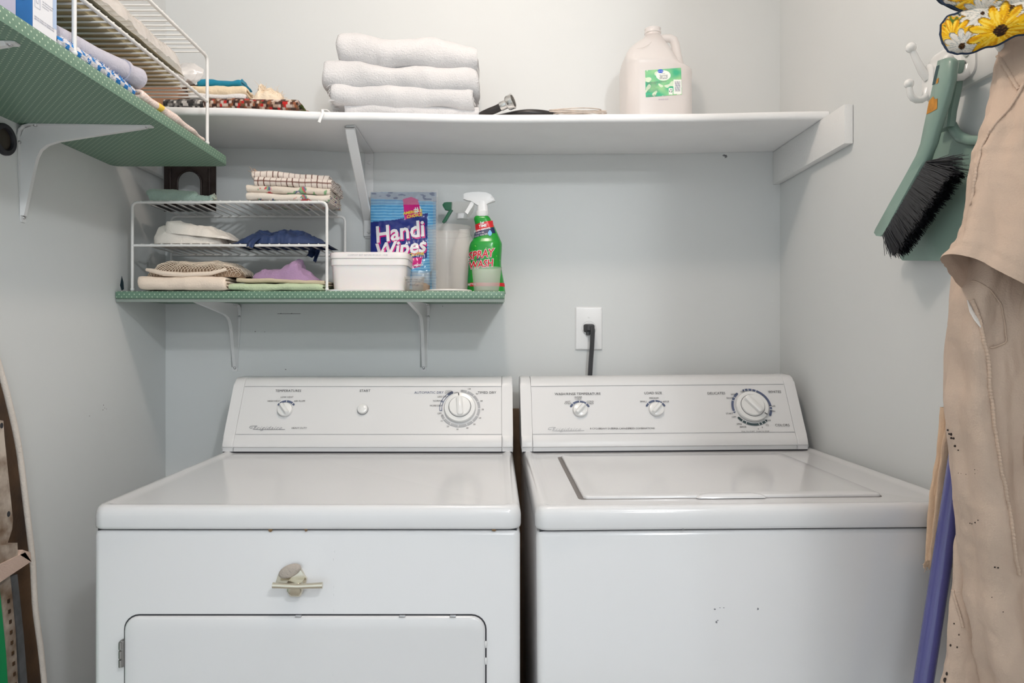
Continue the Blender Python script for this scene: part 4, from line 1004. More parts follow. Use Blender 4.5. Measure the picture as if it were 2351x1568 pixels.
dl = tag(link('saucer_lid', MB().lathe([(.050, .0002), (.0555, .001), (.0562, .0035), (.0545, .0052), (.0500, .0042), (.0002, .0042)], 48, lambda x, y, z: (dcx+x, dcy+y, GL1+z)), mat('pink_white_lid', (.86, .80, .76), .4), smooth=40), 'round pinkish-white lid under the tall clear container', 'lid')
dt = cup('deli_container', 'tall clear plastic container standing on a round lid in front of the spray bottles', 'container', dcx, dcy, GL1+.0046, .0415, .0525, .152, clear_pl)
link('rim_band', MB().lathe([(.0525, .132), (.0540, .1325), (.0540, .1335), (.0525, .134)], 48, lambda x, y, z: (dcx+x, dcy+y, GL1+.0046+z), cap=False), clear_pl, dt)
cup('small_cup', 'small frosted plastic cup in front of the green spray bottle', 'cup', X(1117, 1.684), 1.684, GL1, .0295, .0355, .0575, haze_pl)

# green stain spray bottle
gy = 1.765; gs = thing('spray_bottle', 'green stain-remover spray bottle with a white trigger head at the shelf end', 'spray bottle', (X(1115, gy), gy, GL1))
SL = [(668, 1072, 1161), (640, 1073, 1157), (604, 1075, 1151), (570, 1076, 1152), (555, 1079, 1152.5), (546, 1085, 1149), (537, 1088, 1145), (520, 1093, 1137), (508, 1090, 1131), (498, 1088, 1126), (493, 1091, 1122)]
rings = []
zg = lambda py: GL1+(668-py)*gy/S*1.02
for py, l, r_ in SL:
    hx = (r_-l)/2*gy/S; rings.append((X((l+r_)/2, gy), gy, hx, min(hx*.72, .030), min(hx*.68, .028), zg(py)))
def smooth_rings(rs, n=4):
    out = []
    for i in range(len(rs)-1):
        a, b, c, d = (rs[max(0, min(len(rs)-1, i+q))] for q in (-1, 0, 1, 2))
        for k in range(n):
            t = k/n; out.append(tuple(.5*((2*b[q])+(c[q]-a[q])*t+(2*a[q]-5*b[q]+4*c[q]-d[q])*t*t+(3*b[q]-a[q]-3*c[q]+d[q])*t**3) for q in range(6)))
    return out+[rs[-1]]
RG = smooth_rings(rings)
gm = mat('green_bottle_plastic', lin((24, 150, 46)), .25, coat=.3)
bo = link('bottle', MB().rloft(RG, 7), gm, gs, smooth=60)
def bsurf(px, py, off=.0006):
    z = zg(py); 
    for a, b in zip(RG, RG[1:]):
        if a[5] <= z <= b[5] or (a is RG[0] and z < a[5]):
            t = (z-a[5])/(b[5]-a[5]); cx, cy, hx, hy, rd = (lerp(a[q], b[q], t) for q in range(5)); break
    else: cx, cy, hx, hy, rd = RG[-1][:5]
    x = X(px, gy); dx = abs(x-cx); fl = hx-rd; y = cy-hy
    if dx > fl: y = cy-hy+rd-math.sqrt(max(0, rd*rd-min(dx-fl, rd*.97)**2))
    return (x, y-off, z)
def patch(poly_px, mt, name, par, off=.0006, nn=14):
    xs = [p[0] for p in poly_px]; ys_ = [p[1] for p in poly_px]; mb = MB()
    (a, b, c, d) = poly_px
    mb.grid(lambda u, v: bsurf(lerp(lerp(a[0], b[0], u), lerp(d[0], c[0], u), v), lerp(lerp(a[1], b[1], u), lerp(d[1], c[1], u), v), off), nn, 8)
    return link(name, mb, mt, par, smooth=75)
redm = mat('red_label', lin((208, 32, 40)), .3, coat=.2); navm = mat('navy_label', lin((30, 40, 84)), .3, coat=.2); lime = mat('lime_glow_print', lin((128, 204, 96)), .35)
patch([(1091, 513), (1131, 503), (1134, 518), (1093, 531)], redm, 'red_band', bo)
patch([(1090, 531), (1134, 519), (1138, 532), (1088, 544)], navm, 'navy_band', bo)
rays = MB()
for k in range(13):
    a = rad(lerp(200, -20, k/12)); a2 = a+rad(5); cx_, cy_ = 1107, 594; L_ = 28+8*(k % 3)
    q = lambda r, an: (min(max(cx_+r*cos(an), 1078.5), 1148), cy_-r*.8*sin(an))
    pts = [q(14, a), q(L_, a+rad(1)), q(L_, a2-rad(1)), q(14, a2+rad(6))]
    rays.add([bsurf(*p, .0005) for p in pts], [(0, 1, 2, 3)])
link('print', rays, lime, bo, smooth=0)
def gtext(mb, s, px, py, cap, rot, off=.0014, **k): mb.text(s, cap*1.4, lambda a, b: bsurf(px+a, py-b, off), rot=rad(rot), **k)
w_ = MB(); gtext(w_, 'SPRAY', 1103, 582.5, 17, 8, .0010, bold=1.6, shear=.28, sx=.86); gtext(w_, 'WASH', 1104, 604, 16, 6, .0010, bold=1.6, shear=.22, sx=.86)
gtext(w_, '1st', 1106, 510, 6, 10, bold=.3, shear=.2); gtext(w_, 'TIME', 1108, 517, 6, 10, bold=.3, shear=.2); gtext(w_, 'STAIN REMOVAL', 1108, 525, 3.6, 12, bold=.2); gtext(w_, 'EVEN IN', 1102, 533, 3.8, 10, .0014); gtext(w_, 'COLD WATER', 1103, 538.5, 3.8, 10, .0014)
link('white_lettering', w_, white_ink, bo, smooth=0)
r_ = MB(); gtext(r_, 'SPRAY', 1103, 582.5, 17, 8, .0019, bold=.5, shear=.28, sx=.86); gtext(r_, 'WASH', 1104, 604, 16, 6, .0019, bold=.5, shear=.22, sx=.86); link('print', r_, redm, bo, smooth=0)
n_ = MB(); gtext(n_, "'n'", 1098, 593, 9, 8, .0026, bold=.3, shear=.3); link('print', n_, navm, bo, smooth=0)
dr = MB(); dr.grid(lambda u, v: bsurf(1125+4.6*(v)*cos(u*2*pi)*(1-.55*max(0, sin(u*2*pi))), 533-7*v*sin(u*2*pi), .0016), 20, 4); link('drop_print', dr, mat('drop_blue', lin((110, 180, 224)), .3), bo, smooth=75)
patch([(1075, 644), (1158, 644), (1159, 652), (1074, 652)], redm, 'red_band', bo)
n2 = MB(); gtext(n2, 'BETTER', 1084, 648, 4, 0, .0016, bold=.2); link('white_lettering', n2, white_ink, bo, smooth=0)
wpl = mat('white_trigger_plastic', (.84, .84, .84), .3)
nx_ = X(1106.5, gy)
link('neck_collar', MB().lathe([(.0145, 0), (.0150, .001), (.0150, .013), (.0135, .014)], 24, lambda x, y, z: (nx_+x, gy+y, zg(494)+z)), wpl, gs)
hpx = [(1066, 441), (1078, 439), (1100, 438), (1118, 439), (1128, 444), (1136, 455), (1134, 460), (1124, 461), (1121, 470), (1122, 487), (1096, 487), (1093, 474), (1086, 462), (1078, 458), (1067, 456)]
hz_ = lambda py: zg(494)+(494-py)*gy/S
def convexstrip(mb, top, bot, hw, m=None):
    vs = []
    for (a, b), (c, d) in zip(top, bot):
        zt, zb_ = hz_(b), hz_(d); ym = gy; e = .75
        vs += [(X(a, gy), ym-hw*e, zt), (X(a, gy), ym+hw*e, zt), (X(lerp(a, c, .5), gy), ym+hw, (zt+zb_)/2), (X(c, gy), ym+hw*e, zb_), (X(c, gy), ym-hw*e, zb_), (X(lerp(a, c, .5), gy), ym-hw, (zt+zb_)/2)]
    n = len(top); mb.add(vs, [(6*i+k, 6*i+(k+1) % 6, 6*i+6+(k+1) % 6, 6*i+6+k) for i in range(n-1) for k in range(6)]+[tuple(range(6)), tuple(6*(n-1)+k for k in range(6))])
hm = MB(); convexstrip(hm, [(1066, 442), (1072, 440), (1084, 438.5), (1100, 438), (1116, 439), (1127, 444), (1134, 452), (1136.5, 458)], [(1067, 455), (1072, 457), (1082, 459), (1096, 468), (1110, 470), (1121, 464), (1129, 461), (1134, 460)], .0105)
hm.rloft([(X(1108.5, gy), gy, .0135, .0105, .009, hz_(488)), (X(1108, gy), gy, .0132, .0105, .009, hz_(476)), (X(1107, gy), gy, .0125, .010, .009, hz_(460)), (X(1106, gy), gy, .011, .009, .008, hz_(448))], 5)
link('trigger_head', hm, wpl, gs, smooth=60)
tm = MB(); convexstrip(tm, [(1082, 458), (1077, 467), (1072, 476), (1067, 484)], [(1090, 461), (1086, 470), (1080, 479), (1074, 489)], .006)
link('trigger', tm, wpl, gs, smooth=60)
link('nozzle', MB().box(X(1064, gy), X(1067.5, gy), gy-.008, gy+.008, hz_(455), hz_(442.5), .0015), wpl, gs)

# clear spray bottle with green trigger behind
cy_ = 1.835; cs_ = thing('spray_bottle', 'clear spray bottle with a dark green trigger behind the tall container', 'spray bottle', (X(1062, cy_), cy_, GL1))
cX = lambda px: X(px, cy_); cZ = lambda py: R(py, cy_)
link('bottle', MB().lathe([(.0002, 0), (.033, .001), (.0345, .008), (.0345, .090), (.030, .125), (.0150, .160), (.0130, .170)], 32, lambda x, y, z: (cX(1066)+x, cy_+y, GL1+z)), mat('white_bottle_plastic', (.82, .82, .81), .35, trans=.2, ior=1.2), cs_, smooth=60)
link('neck_collar', MB().lathe([(.0150, 0), (.0150, .012), (.0140, .014)], 24, lambda x, y, z: (cX(1062)+x, cy_+y, cZ(503)+z)), wpl, cs_)
def cstrip(top, bot, hw):
    mb = MB(); vs = []
    for (a, b), (c, d) in zip(top, bot):
        vs += [(cX(a), cy_-hw*.8, cZ(b)), (cX(a), cy_+hw*.8, cZ(b)), (cX((a+c)/2), cy_+hw, cZ((b+d)/2)), (cX(c), cy_+hw*.8, cZ(d)), (cX(c), cy_-hw*.8, cZ(d)), (cX((a+c)/2), cy_-hw, cZ((b+d)/2))]
    n = len(top); return mb.add(vs, [(6*i+k, 6*i+(k+1) % 6, 6*i+6+(k+1) % 6, 6*i+6+k) for i in range(n-1) for k in range(6)]+[tuple(range(6)), tuple(6*(n-1)+k for k in range(6))])
link('spray_head', cstrip([(1036, 465), (1050, 464), (1070, 464), (1086, 466), (1090, 472)], [(1036, 482), (1048, 490), (1060, 498), (1076, 498), (1086, 486)], .010), clear_pl, cs_, smooth=50)
gt = mat('dark_green_trigger', lin((22, 96, 64)), .35)
link('nozzle', cstrip([(1016, 471), (1020, 466), (1026, 465), (1038, 465)], [(1017, 474), (1022, 482), (1026, 483), (1037, 484)], .008), gt, cs_, smooth=40)
link('trigger', cstrip([(1032, 482), (1026, 492), (1020, 502), (1015, 510)], [(1040, 483), (1032, 496), (1025, 508), (1019, 513)], .006), gt, cs_, smooth=50)

# ---------------------------------------------------------------- gallon water jug on the white shelf
jy = 1.765; jz = shelf_top(.39)+.0005; jx = lambda px: X(px, jy); jr = lambda py: R(py, jy)
jg = thing('water_jug', 'empty translucent gallon water jug with a green label at the right of the white shelf', 'jug', (jx(1503), jy, jz))
jm = thin('translucent_jug_plastic', (.93, .87, .85), .50, .28)
J = [(jz, 1436, 1571), (jz+.003, 1431, 1576), (jz+.020, 1430, 1577), (jr(240), 1430, 1577), (jr(200), 1429.5, 1576.5), (jr(178), 1429, 1576), (jr(168), 1429, 1560), (jr(160), 1429.5, 1547), (jr(150), 1430, 1543), (jr(135), 1433, 1540), (jr(118), 1442, 1534), (jr(105), 1456, 1527), (jr(95), 1470, 1521), (jr(88), 1477, 1519), (jr(84), 1480, 1517.5), (jr(81), 1481.5, 1516)]
rr = []
for z, l, r_ in J:
    hx = (r_-l)/2*jy/S; hy = min(.072, hx*1.02) if z < jr(165) else lerp(.0185, .072, max(0., min(1., (jr(84)-z)/(jr(84)-jr(160))))**.7)
    rr.append((jx((l+r_)/2), jy, hx, hy, min(hx, hy)*(.42 if z < jr(150) else .42+.55*min(1, (z-jr(150))/(jr(84)-jr(150)))), z))
body = link('jug_body', MB().rloft(smooth_rings(rr, 3), 8), jm, jg, smooth=70)
link('neck', MB().lathe([(.0185, jr(82)), (.0185, jr(79)), (.0205, jr(78)), (.0205, jr(74.5)), (.0192, jr(73.5)), (.0192, jr(70)), (.0200, jr(69)), (.0200, jr(67)), (.0170, jr(66.5)), (.0160, jr(72))], 32, lambda x, y, z: (jx(1498.5)+x, jy+y, z)), jm, jg, smooth=40)
hp = [(1512, 92), (1524, 88.5), (1537, 88), (1546, 92), (1550, 102), (1553, 118), (1557, 138), (1561, 158), (1566, 172), (1568, 182)]
link('handle', MB().tube([(jx(a), jy, jr(b)) for a, b in hp], [.010, .0095, .0098, .0105, .0105, .0105, .0105, .0115, .013, .012], 14), jm, jg, smooth=70)
for k, py in ((0, 136),):   # shoulder dimples
    link('shoulder_crease', MB().tube([(jx(lerp(1450, 1486, t)), jy-.0655+.018*t*t, jr(py-22*t*t+2*k)) for t in (0, .25, .5, .75, 1)], [.0004, .0008, .0010, .0008, .0004], 6), jm, jg, smooth=70)
LQ = [(1467, 187), (1546, 181), (1548, 240), (1468.5, 246)]
def lq(u, v): return tuple(lerp(lerp(LQ[0][q], LQ[1][q], u), lerp(LQ[3][q], LQ[2][q], u), v) for q in (0, 1))
def jsurf(px, py, off=.0008):
    return (jx(px), jy-.0722-off, jr(py))
def labcol(u, v):
    px, py = lq(u, v); wv = lin((238, 240, 232))
    if ((px-1500.8)/6.4)**2+((py-188.7)/4.1)**2 < 1: return lin((44, 92, 205))
    if ((px-1507)/16)**2+((py-198)/11.2)**2 < 1: return wv
    if 1529.5 < px < 1547 and 207 < py < 239:
        if 1532.5 < px < 1544.5 and 211 < py < 233 and (py*1.37) % 3 < 1.5: return lin((110, 105, 140))
        return wv
    if 1519 < px < 1527.5 and 226 < py < 240:
        a = math.atan2(py-232.3, px-1523.3); r_ = math.hypot(px-1523.3, py-232.3)
        return lin((60, 60, 80)) if 2 < r_ < 3.6 and (a*3/(2*pi)) % 1 < .7 else wv
    b = nz(px*.075, py*.075, 5.); c = nz(px*.05+9, py*.06, 1.)
    if b > .27: return lin((212, 228, 200))
    g1, g2 = lin((60, 178, 132)), lin((150, 206, 146)); t = max(0, min(1, .5+1.2*c)); col = tuple(lerp(g1[k], g2[k], t) for k in range(3))
    return col
lb = link('label', MB().grid(lambda u, v: jsurf(*lq(u, v)), 170, 130, labcol), mat('label_paper', (1, 1, 1), .45, vcol=True), jg, smooth=75)
def jt(mb, s, px, py, cap, rot=4.3, **k): mb.text(s, cap*1.4, lambda a, b: jsurf(px+a, py-b, .0012), rot=rad(rot), **k)
lt = MB(); jt(lt, 'Spring', 1507.5, 198.5, 5); jt(lt, 'Water', 1507.5, 204, 5); jt(lt, 'Natural', 1507, 194, 1.8)
rows = ('INGREDIENTS: NATURAL SPRING WATER', 'NO SODIUM ADDED', 'SERVING SIZE 1 CUP 240ML', 'CALORIES 0 TOTAL FAT 0G', 'BOTTLED AT SOURCE', 'STORE IN A COOL DRY PLACE', 'KEEP AWAY FROM ODOURS', 'REFRIGERATE AFTER OPENING')
for k, s_ in enumerate(rows): jt(lt, s_, 1470, 214.5+k*3.0, 1.7 if k < 2 else 1.4, align='LEFT', bold=.05 if k < 2 else 0)
jt(lt, '1 GAL (3.78 L)', 1470, 243.2, 2.8, align='LEFT', bold=.08)
link('lettering', lt, ink_grey, lb, smooth=0)
lt = MB(); jt(lt, 'great value', 1501, 188.7, 1.9, 0, bold=.05); link('white_lettering', lt, white_ink, lb, smooth=0)
lt = MB(); jt(lt, '10/14/23 16:42', 1507, 251, 3.0, 2, sx=.9); link('lettering', lt, mat('purple_stamp', lin((150, 130, 165)), .6), body, smooth=0)
# ---------------------------------------------------------------- things on the upper green shelf and its rack
by0, by1, bx1 = .950, 1.003, -.6205
bx = thing('carton', 'blue and white printed carton standing at the front of the upper green shelf', 'carton', (-.66, .977, GU1))
bw, bh = .085, .175
link('carton_body', MB().box(bx1-bw, bx1, by0, by1, GU1+.0004, GU1+bh, .0008), mat('blue_carton_print', lin((44, 116, 186)), .35, var=.25, vscale=14), bx)
sd = MB().add([(bx1+.0003, lerp(by0+.001, by1-.0006, u), GU1+.001+v*(bh-.002)) for u, v in ((0, 0), (1, 0), (1, 1), (0, 1))], [(0, 1, 2, 3)])
sp_ = link('side_panel', sd, mat('white_carton_print', (.80, .81, .85), .4), bx, smooth=0)
sd = MB().add([(bx1+.0005, lerp(by0, by1, u), GU1+.001+v*(bh-.002)) for u, v in ((.83, .10), (.99, .10), (.99, 1), (.83, 1))], [(0, 1, 2, 3)])
link('panel_stripe', sd, mat('pale_blue_print', lin((176, 196, 226)), .4), sp_, smooth=0)
lt = MB(); SY = lambda u, v: (bx1+.0008, by0+u, GU1+v)
for k, z in enumerate((.0165, .0135)): lt.text('KEEP OUT OF REACH OF CHILDREN  RINSE', .0028, lambda a, b: SY(.004+a, z+b), align='LEFT', sx=.78)
for g_ in range(5):
    for k in range(3): lt.text(('Step 1 Dissolve the pods in warm', 'water then place the clothes in', 'the drum and rinse')[k], .0028, lambda a, b: SY(.021+a, .044+g_*.030-k*.0035+b), align='LEFT', sx=.62)
link('lettering', lt, mat('indigo_print', lin((60, 66, 110)), .5), sp_, smooth=0)
ic = MB()
for k in range(4):
    z = .030+.030*k
    ic.tube([SY(u, z+v) for u, v in ((.005, 0), (.016, 0), (.016, .022), (.005, .022))], .0003, 4, closed=True)
    ic.tube([SY(.0105+.003*cos(a), z+.011+.005*sin(a)) for a in [2*pi*q/12 for q in range(12)]], .0003, 4, closed=True)
link('print', ic, mat('pale_grey_print', lin((188, 188, 202)), .5), sp_, smooth=0)
FY = lambda u, v, d: (bx1-bw+u, by0-.0004-d, GU1+v)
bb = MB(); c_ = (bw-.012, .046); bb.lathe([(.0105, 0), (.0105, .0003), (.0002, .0004)], 28, lambda x, y, z: FY(c_[0]+x*.95, c_[1]+y, z))
link('front_panel', MB().add([FY(u, v, .0001) for u, v in ((.0005, .001), (bw-.0215, .001), (bw-.0215, bh-.001), (.0005, bh-.001))], [(0, 1, 2, 3)]), mat('lilac_print', lin((206, 194, 212)), .4), bx, smooth=0)
bu = link('bubble_print', bb, mat('bubble_blue', lin((40, 104, 176)), .2), bx, smooth=0)
link('bubble_rim', MB().tube([FY(c_[0]+.0104*cos(a), c_[1]+.0108*sin(a), .0006) for a in [rad(60+q*12) for q in range(14)]], [.0003+.0010*sin(pi*q/13) for q in range(14)], 5, flat=.4), mat('bubble_white', (.80, .80, .86), .3), bu)
# printed papers and a plastic bag on the rack's lower tier
LT = GU1+.0935+.0058
paper = thing('paper_stack', 'stack of yellowed printed paper lying on the lower tier of the upper rack', 'papers', (-.73, 1.27, LT))
link('sheets', MB().box(-.820, -.650, 1.062, 1.462, LT, LT+.012, .0015), mat('yellowed_paper', lin((196, 178, 140)), .8, var=.2, vscale=10), paper)
lt = MB(); rnd = random.Random(5); words = 'MIX FLOUR SUGAR BUTTER AND MILK STIR WELL BAKE SLOWLY COOL THEN SERVE WITH TEA SIFT FOLD CHILL ROLL CUT SPREAD'.split()
for k in range(17):
    y = 1.080+k*.0225
    lt.text(' '.join(rnd.choice(words) for _ in range(5)), .0090, lambda a, b: (-.812+a, y+b, LT-.0004), align='LEFT', sx=.85)
link('lettering', lt, mat('brown_print', lin((96, 84, 62)), .8), paper, smooth=0)
bagm = thin('thin_bag_plastic', (.88, .82, .79), .45, .15)
pb = thing('plastic_bag', 'crinkled translucent plastic bag of pale paper on the lower tier of the upper rack', 'plastic bag', (-.70, 1.30, LT+.013))
def pbf(lo):
    def f(u, v):
        y = lerp(1.035, 1.488, u); s_ = min(1, (1-u)*5)*min(1, u*9+.3)
        x = -.705+.085*(2*v-1)*(.62+.38*s_)+.006*nz(u*8, v*6, 2); dm = max(0, 1-abs(2*v-1)**2.4)**.5
        z = LT+.0135+(.050*dm*(.35+.65*s_)+.007*nz(u*12, v*7, 4)+.004*(1-2*abs(nz(u*26, v*15, 6))) if not lo else .0005)
        return (x, y, max(LT+.013, z))
    return f
link('film', MB().grid(pbf(False), 90, 36), bagm, pb, smooth=60)
def twist(u, v):
    a = v*2*pi; r_ = .010+.022*u+.006*nz(u*5, cos(a)*2, sin(a)*2)*(.3+u)
    return (-.672+r_*cos(a)*1.1+.012*u, 1.478+.040*u, LT+.032+.016*u+r_*sin(a)*.75)
link('gathered_end', MB().grid(twist, 12, 30), bagm, pb, smooth=40)
m = MB().grid(lambda u, v: (lerp(-.775, -.632, v), lerp(1.05, 1.46, u), LT+.0145+.020*max(0, 1-abs(2*v-1)**3)+.002*nz(u*9, v*5)), 50, 16)
link('paper_filling', m, mat('pale_olive_paper', lin((214, 210, 184)), .8), pb, smooth=60)
# rolled and folded cloths on the shelf under the rack
def fuzz(path, r, seg, nzamp, f=70):
    m_ = MB().tube(path, r, seg); m_.v = [tuple(Vector(v)+noise.noise_vector(Vector(v)*f)*nzamp) for v in m_.v]; return m_
greyf = fabric('grey_fleece', lin((196, 194, 206)), .6, 300)
gp = [(-.668, 1.02, GU1+.034), (-.655, 1.10, GU1+.036), (-.647, 1.15, GU1+.0375), (-.638, 1.205, GU1+.040), (-.636, 1.218, GU1+.040), (-.632, 1.252, GU1+.041)]
gr = thing('fleece_roll', 'rolled pale grey fleece cloth on the upper green shelf behind the striped duster', 'cloth', (-.66, 1.15, GU1))
link('roll', fuzz(gp, [.016, .0175, .0165, .0165, .0150, .0185], 18, .0016), greyf, gr, smooth=75)
link('cuff', MB().tube([(-.6375, 1.208, GU1+.0402), (-.6365, 1.215, GU1+.0402)], [.0190, .0192], 18), greyf, gr, smooth=60)
link('core', MB().tube([(-.6320, 1.252, GU1+.041), (-.6316, 1.2545, GU1+.041)], [.0120, .0118], 14), mat('taupe_core', lin((120, 110, 116)), .9), gr)
sr = thing('striped_duster', 'blue and white striped fluffy cloth rolled along the front of the upper green shelf', 'cloth', (-.635, 1.12, GU1))
WB = lin((226, 224, 230)); BB = lin((34, 128, 204)); m = MB()
def roll2(u, v):
    y = lerp(1.015, 1.232, u); a = v*2*pi; r_ = .0112*(1-.25*max(0, u-.75)*4*(u > .75))*min(1, .6+u*6)
    rr_ = r_*(1+.10*nz(u*60, cos(a)*4, sin(a)*4)); return (-.6335+rr_*cos(a), y, GU1+.0108+rr_*sin(a)*.92)
def c2(u, v):
    k = (u*8+.10*nz(u*20, v*6)+.5*v) % 1.0; w_ = .36 if u < .7 else .5
    return BB if k < w_ and nz(u*40, v*18, 3) > -.5 else WB
m.grid(roll2, 110, 30, c2, wrapu=False)
link('roll', m, fabric('fluffy_stripe', (1, 1, 1), 1.0, 420, vcol=True, var=0), sr, smooth=75)
rnd = random.Random(11); fr = MB(); fr.c = []
for k in range(420):
    u, v = rnd.random(), rnd.random(); p = Vector(roll2(u, v)); a = v*2*pi; d = Vector((cos(a), rnd.uniform(-.6, .6), sin(a)+.2))*.0024
    n0 = len(fr.v); fr.tube([tuple(p), tuple(p+d)], [.0007, .0002], 3, cap=False); fr.c = fr.c[:n0]+[c2(u, v)]*(len(fr.v)-n0)
link('fringe', fr, MATS['fluffy_stripe'], sr)
pk = fabric('pink_gingham', (1, 1, 1), .5, 360, vcol=True, var=0); PK = lin((232, 206, 194)); PW = lin((240, 226, 218)); YL = lin((246, 206, 74))
def pkcol(s, e, side):
    if 1.305 < e < 1.322: return YL if s > .06 else PW
    return PK if (math.floor(e*260)+math.floor(s*260)) % 2 else PW
m = MB().ribbon(resamp(zig(.10, .0085, 2), .004), .0080, 1.245, 1.515, 90, lambda e, a, b: (-.622-a, e, GU1+.001+b*(1.0-.45*max(0, (e-1.36)/.155))), .004, 22, 51, pkcol)
tag(link('folded_cloth', m, pk, smooth=75), 'pale pink checked cloth with a yellow stripe at the end of the upper green shelf', 'cloth')
# cardboard box in the corner of the white shelf
cbx = thing('cardboard_box', 'low brown cardboard box in the left corner of the white shelf behind the rack', 'box', (-.80, 1.72, shelf_top(-.8)))
cz = shelf_top(-.88)+.001; cm_ = mat('brown_cardboard', lin((176, 132, 104)), .8, var=.15, vscale=12)
link('carton_body', MB().box(-.880, -.735, 1.640, 1.84, cz, cz+.052, .001), cm_, cbx)
link('flap', MB().prism([(-.735, cz+.052), (-.722, cz+.074), (-.718, cz+.073), (-.7335, cz+.0505)], 1.66, 1.83, lambda a, b, d: (a, d, b)), mat('dark_cardboard', lin((112, 80, 60)), .8), cbx, smooth=0)

# ---------------------------------------------------------------- hook rail on the right wall
hk_m = mat('white_hook_enamel', (.83, .82, .80), .25, coat=.3)
rl = thing('hook_rail', 'white wall rail with ball-tipped coat hooks on the right wall', 'hook rail', (.75, 1.02, .40))
link('rail', MB().rloft([(1.00, .441, .245, .041, .035, .757), (1.00, .441, .245, .041, .035, .748), (1.00, .441, .241, .037, .031, .745)], 8, lambda a, b, d: (d, a, b)), hk_m, rl, smooth=50)
for k, yc in enumerate((1.2245, 1.118, 1.011, .905)):
    q = lambda a, b: (.745-a, yc, .440+b)
    h = link('hook', MB().rloft([(yc, .440, .016, .030, .0155, .7455), (yc, .440, .016, .030, .0155, .7415), (yc, .440, .012, .026, .0115, .7395)], 6, lambda a, b, d: (d, a, b)), hk_m, rl, smooth=50)
    up = [q(.002, .006), q(.012, .018), q(.022, .038), q(.0315, .059)]
    link('upper_prong', MB().tube(up, [.0078, .0068, .0056, .0048], 12), hk_m, h, smooth=60); link('upper_ball', MB().sphere(up[-1], .0088, 16, 10), hk_m, h, smooth=60)
    lo = [q(.002, -.012)]+[q(.004+.0145-.0145*cos(a), -.018-.0135*sin(a)) for a in [rad(d) for d in (10, 40, 70, 100, 130, 160)]]+[q(.0345, -.008), q(.0350, -.003)]
    link('lower_prong', MB().tube(lo, [.0068, .0066, .0062, .0060, .0058, .0056, .0054, .0050, .0048], 12), hk_m, h, smooth=60); link('lower_ball', MB().sphere(lo[-1], .0082, 16, 10), hk_m, h, smooth=60)

# ---------------------------------------------------------------- dustpan and hand brush
sagep = mat('sage_green_plastic', lin((138, 164, 152)), .36, coat=.15, var=.06, vscale=20)
def strip_solid(left, right, x0, x1, bevel=.003, bulge=0.0):
    """two matching outlines (px,py) on the wall-parallel plane, made a solid x0..x1"""
    mb = MB(); xm = (x0+x1)/2; vs = []
    for (a, b), (c, d) in zip(left, right):
        L0, R0 = Vector(W(a, b, xm)), Vector(W(c, d, xm)); w = (R0-L0); l = w.length or 1; n_ = w/l; bv = min(bevel, l*.3)
        Li, Ri = L0+n_*bv, R0-n_*bv
        vs += [(x0, Li.x, Li.y), (x0+bevel, L0.x, L0.y), (x1-bevel, L0.x, L0.y), (x1, Li.x, Li.y), (x1, Ri.x, Ri.y), (x1-bevel, R0.x, R0.y), (x0+bevel, R0.x, R0.y), (x0, Ri.x, Ri.y)]
    n = len(left); fs = [(8*i+k, 8*i+(k+1) % 8, 8*i+8+(k+1) % 8, 8*i+8+k) for i in range(n-1) for k in range(8)]+[tuple(range(8)), tuple(8*(n-1)+k for k in range(8))]
    return mb.add(vs, fs)
dp = thing('dustpan', 'sage green plastic dustpan hanging behind the hand brush', 'dustpan', (.735, 1.16, .13))
L1 = [(2190, 139), (2186, 160), (2176, 215), (2164, 265), (2152, 305)]; R1 = [(2207, 138), (2208, 146), (2202, 200), (2190, 255), (2186, 290)]
link('pan_handle', strip_solid(L1, R1, .724, .738), sagep, dp, smooth=40)
L2 = [(2152, 303), (2142, 330), (2130, 370), (2112, 430), (2092, 500), (2072, 570), (2068, 592), (2074, 598)]
R2 = [(2186, 288), (2196, 312), (2222, 324), (2262, 330), (2280, 400), (2282, 500), (2280, 590), (2280, 600)]
link('pan_tray', strip_solid(L2, R2, .741, .746, .0015), sagep, dp, smooth=40)
rim = [(2186, 286), (2192, 302), (2204, 315), (2226, 322), (2262, 324)]
link('pan_wall', MB().tube([(.738, *W(a, b, .738)) for a, b in rim], [.006, .007, .007, .006, .006], 8, flat=1.3), sagep, dp, smooth=60)
rim = [(2152, 303), (2138, 345), (2114, 425), (2092, 500), (2070, 582)]
link('pan_wall', MB().tube([(.739, *W(a, b, .739)) for a, b in rim], [.006, .006, .005, .004, .002], 8), sagep, dp, smooth=60)
hbz = thing('hand_brush', 'sage green hand brush with black bristles hanging on the hook rail', 'brush', (.70, 1.2, .14))
LH = [(2160, 141), (2158, 150), (2150, 190), (2140, 235), (2128, 290), (2120, 330), (2110, 357), (2098, 380), (2086, 402), (2050, 465), (2016, 526), (2013, 534), (2018, 541)]
RH = [(2186, 132), (2195, 140), (2189, 185), (2176, 235), (2158, 290), (2147, 330), (2137, 354), (2133, 368), (2121, 390), (2082, 460), (2046, 526), (2040, 537), (2032, 543)]
link('block', strip_solid(LH, RH, .694, .709, .004), sagep, hbz, smooth=50)
slot = MB().add([(.6936, *W(a, b, .7)) for a, b in ((2159, 152), (2166, 149), (2156, 193), (2149, 196))], [(0, 1, 2, 3)]); link('hang_slot', slot, mat('dark_slot', lin((58, 82, 84)), .6), hbz, smooth=0)
stk = MB().add([(.6934, *W(a, b, .7)) for a, b in ((2136, 263), (2142, 232), (2152, 221), (2156, 228), (2162, 226), (2161, 250), (2150, 256))], [tuple(range(7))]); link('sticker', stk, mat('orange_sticker', lin((206, 140, 50)), .6, var=.3, vscale=120), hbz, smooth=0)
